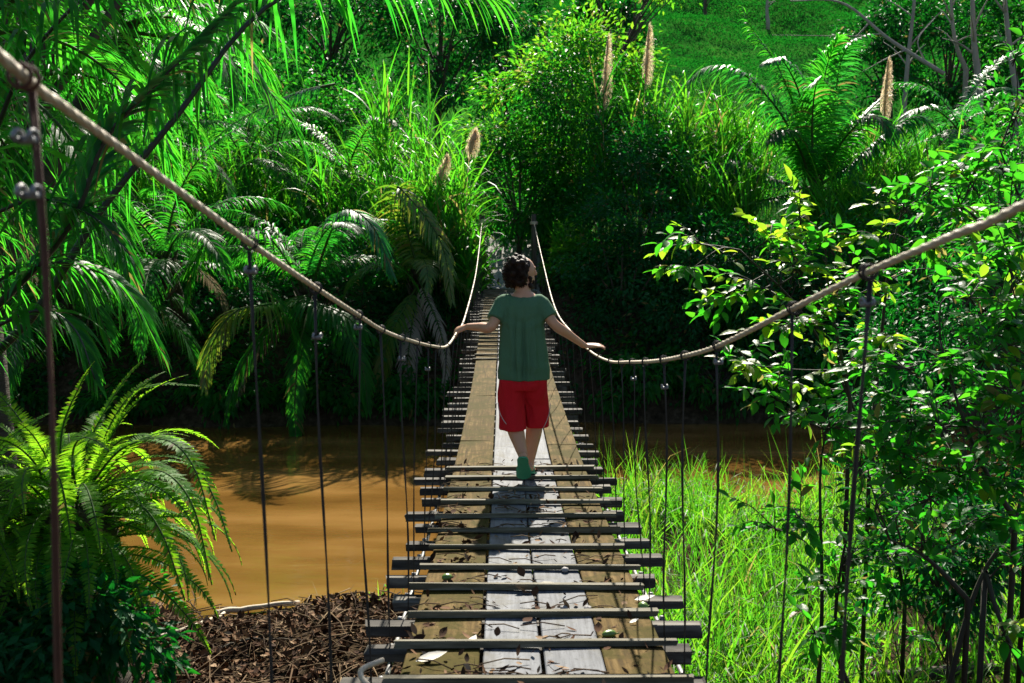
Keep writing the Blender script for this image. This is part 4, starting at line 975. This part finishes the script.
# ------------------------------------------------------------------ the walking man
def fused(name, mb, voxel, smooth_it, mat, parent=None, loc=None, post=None, fac=.5):
    """join overlapping shapes into one continuous skin"""
    me = mb.mesh(name+'_raw', mat)
    o = bpy.data.objects.new(name+'_raw', me); COL.objects.link(o)
    m = o.modifiers.new('r', 'REMESH'); m.mode = 'VOXEL'; m.voxel_size = voxel
    s = o.modifiers.new('s', 'SMOOTH'); s.iterations = smooth_it; s.factor = fac
    dg = bpy.context.evaluated_depsgraph_get()
    me2 = bpy.data.meshes.new_from_object(o.evaluated_get(dg))
    bpy.data.objects.remove(o)
    me2.name = name; me2.materials.clear(); me2.materials.append(mat)
    n = len(me2.vertices); co = np.zeros(n*3, np.float32); me2.vertices.foreach_get('co', co); co = co.reshape(-1, 3)
    if post is not None: co = post(co).astype(np.float32)
    me2.vertices.foreach_set('co', co.ravel()); me2.polygons.foreach_set('use_smooth', np.ones(len(me2.polygons), bool)); me2.update()
    p = link(name, me2, parent)
    if loc is not None: p.location = [float(v) for v in loc]
    return p
def cloth_mat(name, cols, scale, rough=.9):
    m, nt, out = new_mat(name); L = nt.links.new
    tc = N_(nt, 'ShaderNodeTexCoord')
    mp = N_(nt, 'ShaderNodeMapping'); mp.inputs['Scale'].default_value = (1, 1, .22); L(tc.outputs['Object'], mp.inputs['Vector'])
    n1 = N_(nt, 'ShaderNodeTexNoise', Scale=scale, Detail=4.0, Distortion=.4); L(mp.outputs[0], n1.inputs['Vector'])
    n2 = N_(nt, 'ShaderNodeTexNoise', Scale=350.0); L(tc.outputs['Object'], n2.inputs['Vector'])
    r = ramp(nt, cols, n2.outputs['Fac'], [.35, .65])
    p = N_(nt, 'ShaderNodeBsdfPrincipled', Roughness=rough); p.inputs['Specular IOR Level'].default_value = .15
    L(r.outputs['Color'], p.inputs['Base Color'])
    bp = N_(nt, 'ShaderNodeBump', Strength=.7, Distance=.03); L(n1.outputs['Fac'], bp.inputs['Height']); L(bp.outputs['Normal'], p.inputs['Normal'])
    L(p.outputs[0], out.inputs['Surface']); return m
M['skin'] = solid('tanned skin', [(.42, .20, .115), (.53, .275, .17)], 14, .5, .4, bump=.1, dist=.002)
M['hair'] = solid('dark curly hair', [(.007, .0035, .002), (.028, .012, .006)], 40, .6, .15, bump=.6, dist=.004)
M['tee'] = cloth_mat('dark green cotton', [(.054, .118, .066), (.072, .150, .086)], 11)
M['shorts'] = cloth_mat('red cotton', [(.42, .008, .014), (.52, .014, .022)], 9)
M['sandal'] = solid('green rubber', [(.03, .2, .095), (.05, .28, .14)], 30, .6, .4)
M['seam'] = solid('pale seam', [(.4, .3, .28), (.5, .4, .38)], 30, .8)
M['ink'] = solid('tattoo ink', [(.02, .025, .03), (.05, .05, .05)], 30, .6)

pd_ = 7.5
p0 = at(523, 484, pd_); p0[2] = float(deckz(pd_))
hl = at(456, 331, 7.62)-p0; hr = at(598, 350, 7.66)-p0          # where the hands meet the cables
cl = on_cable(CL, p0[1]+.12)-p0; cr_ = on_cable(CR, p0[1]+.12)-p0
body = MB()
# trunk, hips, neck
body.add(*loft([(.80, 0, .02, .15, .10), (.88, 0, .02, .165, .115), (.98, 0, .01, .145, .10), (1.10, 0, .01, .14, .095), (1.24, -.005, .01, .15, .10), (1.36, -.008, .01, .150, .095), (1.42, 0, .01, .12, .075), (1.46, 0, .015, .07, .06)]))
body.add(*tube([(0, .015, 1.40), (-.002, .02, 1.47), (-.008, .03, 1.55)], [.068, .060, .056], 14))
# head, turned to the right
hc_ = np.array([-.002, .03, 1.605]); yaw = R(-68)
Rh = Matrix.Rotation(yaw, 3, 'Z')
def hp(x, y, z): return hc_+np.array(Rh @ Vector((x, y, z)))
body.add(*ellipsoid(hp(0, 0, .02), (.073, .094, .098), 20, 14, Rh)); body.add(*ellipsoid(hp(0, .028, -.045), (.056, .066, .066), 16, 12, Rh))
body.add(*ellipsoid(hp(0, .068, -.085), (.026, .024, .022), 12, 8, Rh))
body.add(*tube([hp(0, .088, .030), hp(0, .108, -.008), hp(0, .106, -.020)], [.009, .013, .011], 8))
body.add(*ellipsoid(hp(0, .088, -.050), (.022, .010, .008), 10, 6, Rh)); body.add(*ellipsoid(hp(0, .084, .038), (.045, .016, .010), 12, 6, Rh))
for s in (-1, 1):
    body.add(*ellipsoid(hp(s*.076, -.008, -.005), (.010, .020, .032), 10, 8, Rh)); body.add(*ellipsoid(hp(s*.030, .080, .018), (.014, .012, .010), 10, 8, Rh))
# arms
def arm(sh, el, wr, side):
    c = curve([sh, (np.array(sh)+el)/2, el, (np.array(el)*.55+np.array(wr)*.45), wr], 16)
    body.add(*tube(c, np.interp(np.linspace(0, 1, 16), [0, .2, .48, .62, .8, 1], [.056, .047, .038, .041, .032, .024]), 14))
    return c
elL, wrL = np.array([-.245, -.085, 1.20]), hl+np.array([.085, -.01, .035])
elR, wrR = np.array([.238, -.03, 1.215]), hr+np.array([-.105, -.03, .035])
armL = arm((-.150, .01, 1.372), elL, wrL, -1); armR = arm((.128, .01, 1.372), elR, wrR, 1)
def chain(pts, r): body.add(*tube(curve(pts, 12), np.linspace(r[0], r[1], 12), 8))
def hand(wr, fdir, pn_, curls, tdir):
    """fdir: knuckle direction, pn_: back of hand normal"""
    f = norm(np.array(fdir, float)); n_ = norm(np.array(pn_, float)-f*np.dot(pn_, f)); s = np.cross(f, n_)
    P = lambda a, b, c: wr+f*a+s*b+n_*c
    V, q = loft([(0, 0, 0, .025, .017), (.03, 0, 0, .036, .018), (.065, 0, 0, .041, .016), (.092, 0, 0, .039, .012)], 14)
    V = wr+V[:, 2:3]*f+V[:, 0:1]*s+V[:, 1:2]*n_; body.add(V, q)
    for k, (b, ln) in enumerate(((-.031, .062), (-.010, .074), (.011, .078), (.031, .070))):
        c = curls[k]; a = .085; pts = [P(a-.02, b, 0)]; ang = 0; cur = P(a, b*1.05, 0); pts.append(cur)
        for seg, (w, dl) in enumerate(((.45, .4), (1.0, .33), (.8, .27))):
            ang -= c*w; cur = cur+(f*math.cos(ang)+n_*math.sin(ang)+s*b*.9)*ln*dl*1.15; pts.append(cur)
        chain(pts, (.0098, .0075))
    chain([P(.015, .018*tdir, -.004), P(.045, .048*tdir, -.012), P(.070, .060*tdir, -.022), P(.092, .060*tdir, -.034)], (.014, .009))
hand(wrL, (-.80, .25, -.32), (-.35, -.45, .8), (.75, .8, .85, .9), 1)
hand(wrR, (.93, .30, .02), (-.05, -.25, 1), (.12, .16, .2, .26), -1)
# legs
def leg(hip, kn, an):
    kn, an = np.array(kn), np.array(an)
    body.add(*tube(curve([hip, (np.array(hip)+kn)/2, kn, kn*.62+an*.38+np.array([0, -.022, 0]), kn*.2+an*.8, an], 20), np.interp(np.linspace(0, 1, 20), [0, .2, .4, .6, .75, 1], [.098, .085, .060, .066, .050, .036]), 14))
kL, aL = (-.084, .10, .49), np.array([-.004, -.115, .235])
zR = float(deckz(p0[1]+.30))-p0[2]
kR, aR = (.108, .22, .50), np.array([.058, .29, zR+.10])
leg((-.09, .02, .86), kL, aL); leg((.09, .02, .86), kR, aR)
def foot(an, toe, upv):
    """heel under the ankle, ball and five toes"""
    an, toe = np.array(an), np.array(toe); f = norm(toe-an); u = norm(np.array(upv)-f*np.dot(upv, f)); s = np.cross(f, u)
    L = np.linalg.norm(toe-an)
    h = an-u*.045-f*.035
    body.add(*ellipsoid(h, (.034, .034, .034), 12, 8)); body.add(*tube([an+u*.01, h+f*.05+u*.012, toe-f*.05+u*.008], [.036, .036, .028], 12))
    V, q = loft([(0, 0, 0, .034, .028), (.08, 0, .0, .036, .022), (.15, 0, -.004, .042, .017), (.185, 0, -.006, .040, .013)], 14)
    b = h-u*.008; body.add(b+V[:, 2:3]*f+V[:, 0:1]*s+V[:, 1:2]*u, q)
    for k, (o, l, r) in enumerate(((-.030, .05, .013), (-.010, .048, .010), (.006, .043, .0095), (.020, .036, .009), (.033, .028, .0085))):
        body.add(*tube([b+f*.165+s*o-u*.004, b+f*(.185+l*.5)+s*o*1.05, b+f*(.185+l)+s*o*1.05-u*.006], [r, r, r*.75], 8))
    return h, f, u, s
fL = foot(aL, aL+np.array([.012, .128, -.168]), (0, .8, .55))
fR = foot(aR, aR+np.array([.02, .20, -.055]), (0, .05, 1))
person = fused('person', body, .0062, 3, M['skin'], loc=p0)
tag(person, 'man in green t-shirt and red shorts walking away with both hands on the cables', 'person')
# clothes
def drape(co):
    th = np.arctan2(co[:, 0], -co[:, 1])          # 0 at the middle of the back
    z = co[:, 2]; k = np.clip((1.40-z)*5, 0, 1)*np.exp(-(np.abs(co[:, 0])/.22)**6)
    f = 0
    for a0, sl, wd, am in ((0.03, .05, .13, -1.5), (.42, -.25, .10, 1.0), (-.45, .3, .11, 1.0), (.20, .1, .08, .7), (-.22, -.12, .08, .8), (.75, -.4, .12, .9), (-.80, .45, .12, .9), (-.60, .1, .07, -.6), (.60, -.1, .07, -.6), (1.2, .2, .12, .8), (-1.2, -.3, .12, .8)):
        f = f+am*np.exp(-((th-a0-sl*(1.3-z)-.05*np.sin(z*14+a0*9))/wd)**2)
    f = f*(.55+.45*np.sin(z*7+.6))+.35*np.sin((z+.35*co[:, 0])*42)*np.exp(-((z-.90)/.09)**2)+.3*np.sin((z-.5*np.abs(co[:, 0]))*60)*np.exp(-((z-1.24)/.07)**2)
    n = norm(np.stack([co[:, 0], co[:, 1]+1e-4, 0*z], 1))
    return co+n*(.016*f*k)[:, None]
def wrinkle(co, a, seed=0, zf=3.0):
    th = np.arctan2(co[:, 1], co[:, 0])
    w = np.sin(th*7+seed+1.5*np.sin(co[:, 2]*zf))+.6*np.sin(th*13+2*seed+co[:, 2]*5)+.5*np.sin(co[:, 2]*26+th*4+seed)
    n = norm(np.stack([co[:, 0], co[:, 1]+1e-4, 0*co[:, 0]], 1))
    return co+n*(a*w)[:, None]
tee = MB()
tee.add(*loft([(.795, .004, .01, .196, .128), (.80, .004, .01, .200, .132), (.90, .003, .01, .196, .132), (1.0, -.002, .01, .184, .124), (1.10, -.006, .01, .174, .120), (1.20, -.010, .01, .168, .118), (1.30, -.012, .01, .166, .116), (1.36, -.012, .01, .160, .110), (1.40, -.010, .01, .145, .095), (1.432, 0, .02, .125, .075)], 32))
for c_, s_ in ((armL, -1), (armR, 1)):
    pts = np.vstack([[s_*.07, .01, 1.372], [s_*.12, .01, 1.378], c_[:6]])
    tee.add(*tube(curve(pts, 18), np.interp(np.linspace(0, 1, 18), [0, .3, .6, 1], [.066, .070, .069, .068]), 20))
tm_ = fused('t_shirt', tee, .008, 4, M['tee'], person, post=lambda c: drape(wrinkle(c, .003*np.clip((1.5-c[:, 2])*3, .2, 1), 1)))
sh = MB()
sh.add(*loft([(.72, 0, .02, .17, .125), (.76, 0, .015, .188, .132), (.80, 0, .01, .180, .118), (.86, 0, .01, .165, .105)], 28))
for s, kx, ky in ((-1, -.078, .022), (1, .108, .155)):
    V = [(.80, s*.085, .012, .100, .125), (.70, s*.092, .03+.2*(ky-.05), .102, .118), (.58, s*.095+(kx-s*.095)*.6, .03+(ky-.03)*.65, .096, .108), (.415, kx, ky, .100 if s < 0 else .104, .130), (.408, kx, ky, .096 if s < 0 else .098, .126)]
    sh.add(*loft(V, 24))
fused('shorts', sh, .008, 4, M['shorts'], person, post=lambda c: wrinkle(c, .0060, 4, 5))
for s, x0, x1 in ((-1, -.19, -.085), (1, .205, .15)):
    mb = MB(); pts = []
    for u in np.linspace(0, 1, 14): pts.append((x0+(x1-x0)*u**2, -.045-.0*u+(-.01 if s < 0 else .05)*u-.03*math.sin(u*2.2), .62-.20*u))
    mb.add(*tube(pts, .003, 5)); o = mb.mesh('piping', M['seam']); link('piping', o, person)
# curly hair and beard
hm = MB()
for k in range(330):
    u = norm(rng.normal(0, 1, 3)); v = np.array(Rh.transposed() @ Vector(u))
    if v[1] > .32 and v[2] < .50: continue           # leave the face free
    if v[2] < -.75: continue
    q = hc_+np.array([-.030, -.014, .012])+u*np.array([.090, .099, .096])*random.uniform(.8, 1.22)*(1-.22*max(0, v[1]))
    if v[2] < .2 and v[1] < .1: q[2] -= random.uniform(0, .055)
    hm.add(*ellipsoid(q, np.array([1, 1, 1])*random.uniform(.015, .027), 8, 6))
hm.add(*ellipsoid(hp(0, -.022, .028), (.082, .088, .095), 16, 12, Rh))
fused('hair_bulk', hm, .006, 1, M['hair'], person).name = 'hair'
cm = MB()
for k in range(760):
    u = norm(rng.normal(0, 1, 3)); v = np.array(Rh.transposed() @ Vector(u))
    if (v[1] > .26 and v[2] < .52) or v[2] < -.8: continue
    q = hc_+np.array([-.030, -.014, .0])+u*np.array([.101, .110, .102])*(1-.25*max(0, v[1])); a = rng.uniform(0, 6.3); e1 = norm(np.cross(u, rng.normal(0, 1, 3))); e2 = np.cross(u, e1)
    tt = np.linspace(0, 1, 12); r_ = random.uniform(.006, .013)
    P = q+u*(tt*random.uniform(.008, .032))[:, None]+r_*(np.cos(tt*9+a)[:, None]*e1+np.sin(tt*9+a)[:, None]*e2); P[:, 2] -= tt*.012
    cm.add(*tube(P, .0028, 4))
cm.build('curls', M['hair'], None).parent = person
bd = MB()
for k in range(120):
    a = random.uniform(-1.35, 1.35); z = random.uniform(-.115, -.035)
    if z > -.06 and abs(a) < .5: continue
    bd.add(*ellipsoid(hp(.060*math.sin(a), .012+.066*math.cos(a), z), np.array([1, 1, 1])*random.uniform(.008, .015), 7, 5))
fused('beard', bd, .005, 1, M['hair'], person)
# forearm tattoo band and flip flops
v = norm(wrR-elR); c0 = elR+v*.10; a = np.linspace(0, 2*math.pi, 17)
A = norm(np.cross(v, [0, 0, 1])); B = np.cross(v, A)
for (h, f, u, s) in (fL, fR):
    sb = MB(); out = [(-.035, .020), (-.042, 0), (-.035, -.020)]
    pr = [(.9*x_-.002, 1.25*y_) for x_, y_ in [(-.046, 0), (-.040, .024), (-.01, .034), (.06, .034), (.12, .044), (.18, .046), (.215, .034), (.232, .010), (.232, -.012), (.215, -.036), (.18, -.046), (.12, -.044), (.06, -.034), (-.01, -.034), (-.040, -.024)]]
    n = len(pr); base = h-u*.034
    top = np.array([base+f*x+s*y for x, y in pr]); bot = top-u*.016
    V = np.vstack([bot, top]); q = [(i, (i+1) % n, n+(i+1) % n, n+i) for i in range(n)]
    sb.add(V, [np.array(q), np.array([list(range(n))[::-1], [n+i for i in range(n)]])])
    for g in (-1, 1):
        sb.add(*tube(curve([base+f*.06+s*.036*g, base+f*.10+s*.030*g+u*.050, base+f*.155-s*.018+u*.028, base+f*.175-s*.018+u*.0], 12), .005, 6))
    o = link('flip_flop', sb.mesh('flip_flop', M['sandal'], smooth=False), person)

# ------------------------------------------------------------------ light, sky, camera
EL, AZ = R(40), R(6)
sv = Vector((math.sin(AZ)*math.cos(EL), math.cos(AZ)*math.cos(EL), math.sin(EL)))
sun = bpy.data.lights.new('sun', 'SUN'); sun.energy = 5.0; sun.angle = R(.53); sun.color = (1.0, .93, .80)
so = bpy.data.objects.new('sun', sun); COL.objects.link(so); so.rotation_euler = sv.to_track_quat('Z', 'Y').to_euler(); so.location = (5, 40, 40)
w = bpy.data.worlds.new('World'); sc.world = w; w.use_nodes = True
nt = w.node_tree; nt.nodes.clear()
sky = nt.nodes.new('ShaderNodeTexSky'); sky.sky_type = 'NISHITA'; sky.sun_disc = False; sky.sun_elevation = EL; sky.sun_rotation = AZ
bg = nt.nodes.new('ShaderNodeBackground'); bg.inputs['Strength'].default_value = .06
ow = nt.nodes.new('ShaderNodeOutputWorld'); nt.links.new(sky.outputs[0], bg.inputs[0]); nt.links.new(bg.outputs[0], ow.inputs[0])
cam = bpy.data.cameras.new('camera'); cam.sensor_width = 36; cam.lens = 36*F/1024; cam.clip_start = .05; cam.clip_end = 1000
cam.dof.use_dof = True; cam.dof.focus_distance = 7.6; cam.dof.aperture_fstop = 4.5
co = bpy.data.objects.new('camera', cam); COL.objects.link(co); co.location = (0, 0, CZ); co.rotation_euler = (R(90)-PITCH, 0, -YAW)
sc.camera = co
sc.view_settings.view_transform = 'Standard'; sc.view_settings.look = 'None'; sc.view_settings.gamma = 1; sc.view_settings.use_curve_mapping = False
sc.view_settings.exposure = 1.5
sc.render.film_transparent = False
cy = sc.cycles
cy.use_denoising = True; cy.denoiser = 'OPENIMAGEDENOISE'
cy.max_bounces = 6; cy.diffuse_bounces = 3; cy.glossy_bounces = 2; cy.transmission_bounces = 4; cy.transparent_max_bounces = 4
cy.sample_clamp_indirect = 4.0; cy.caustics_reflective = False; cy.caustics_refractive = False
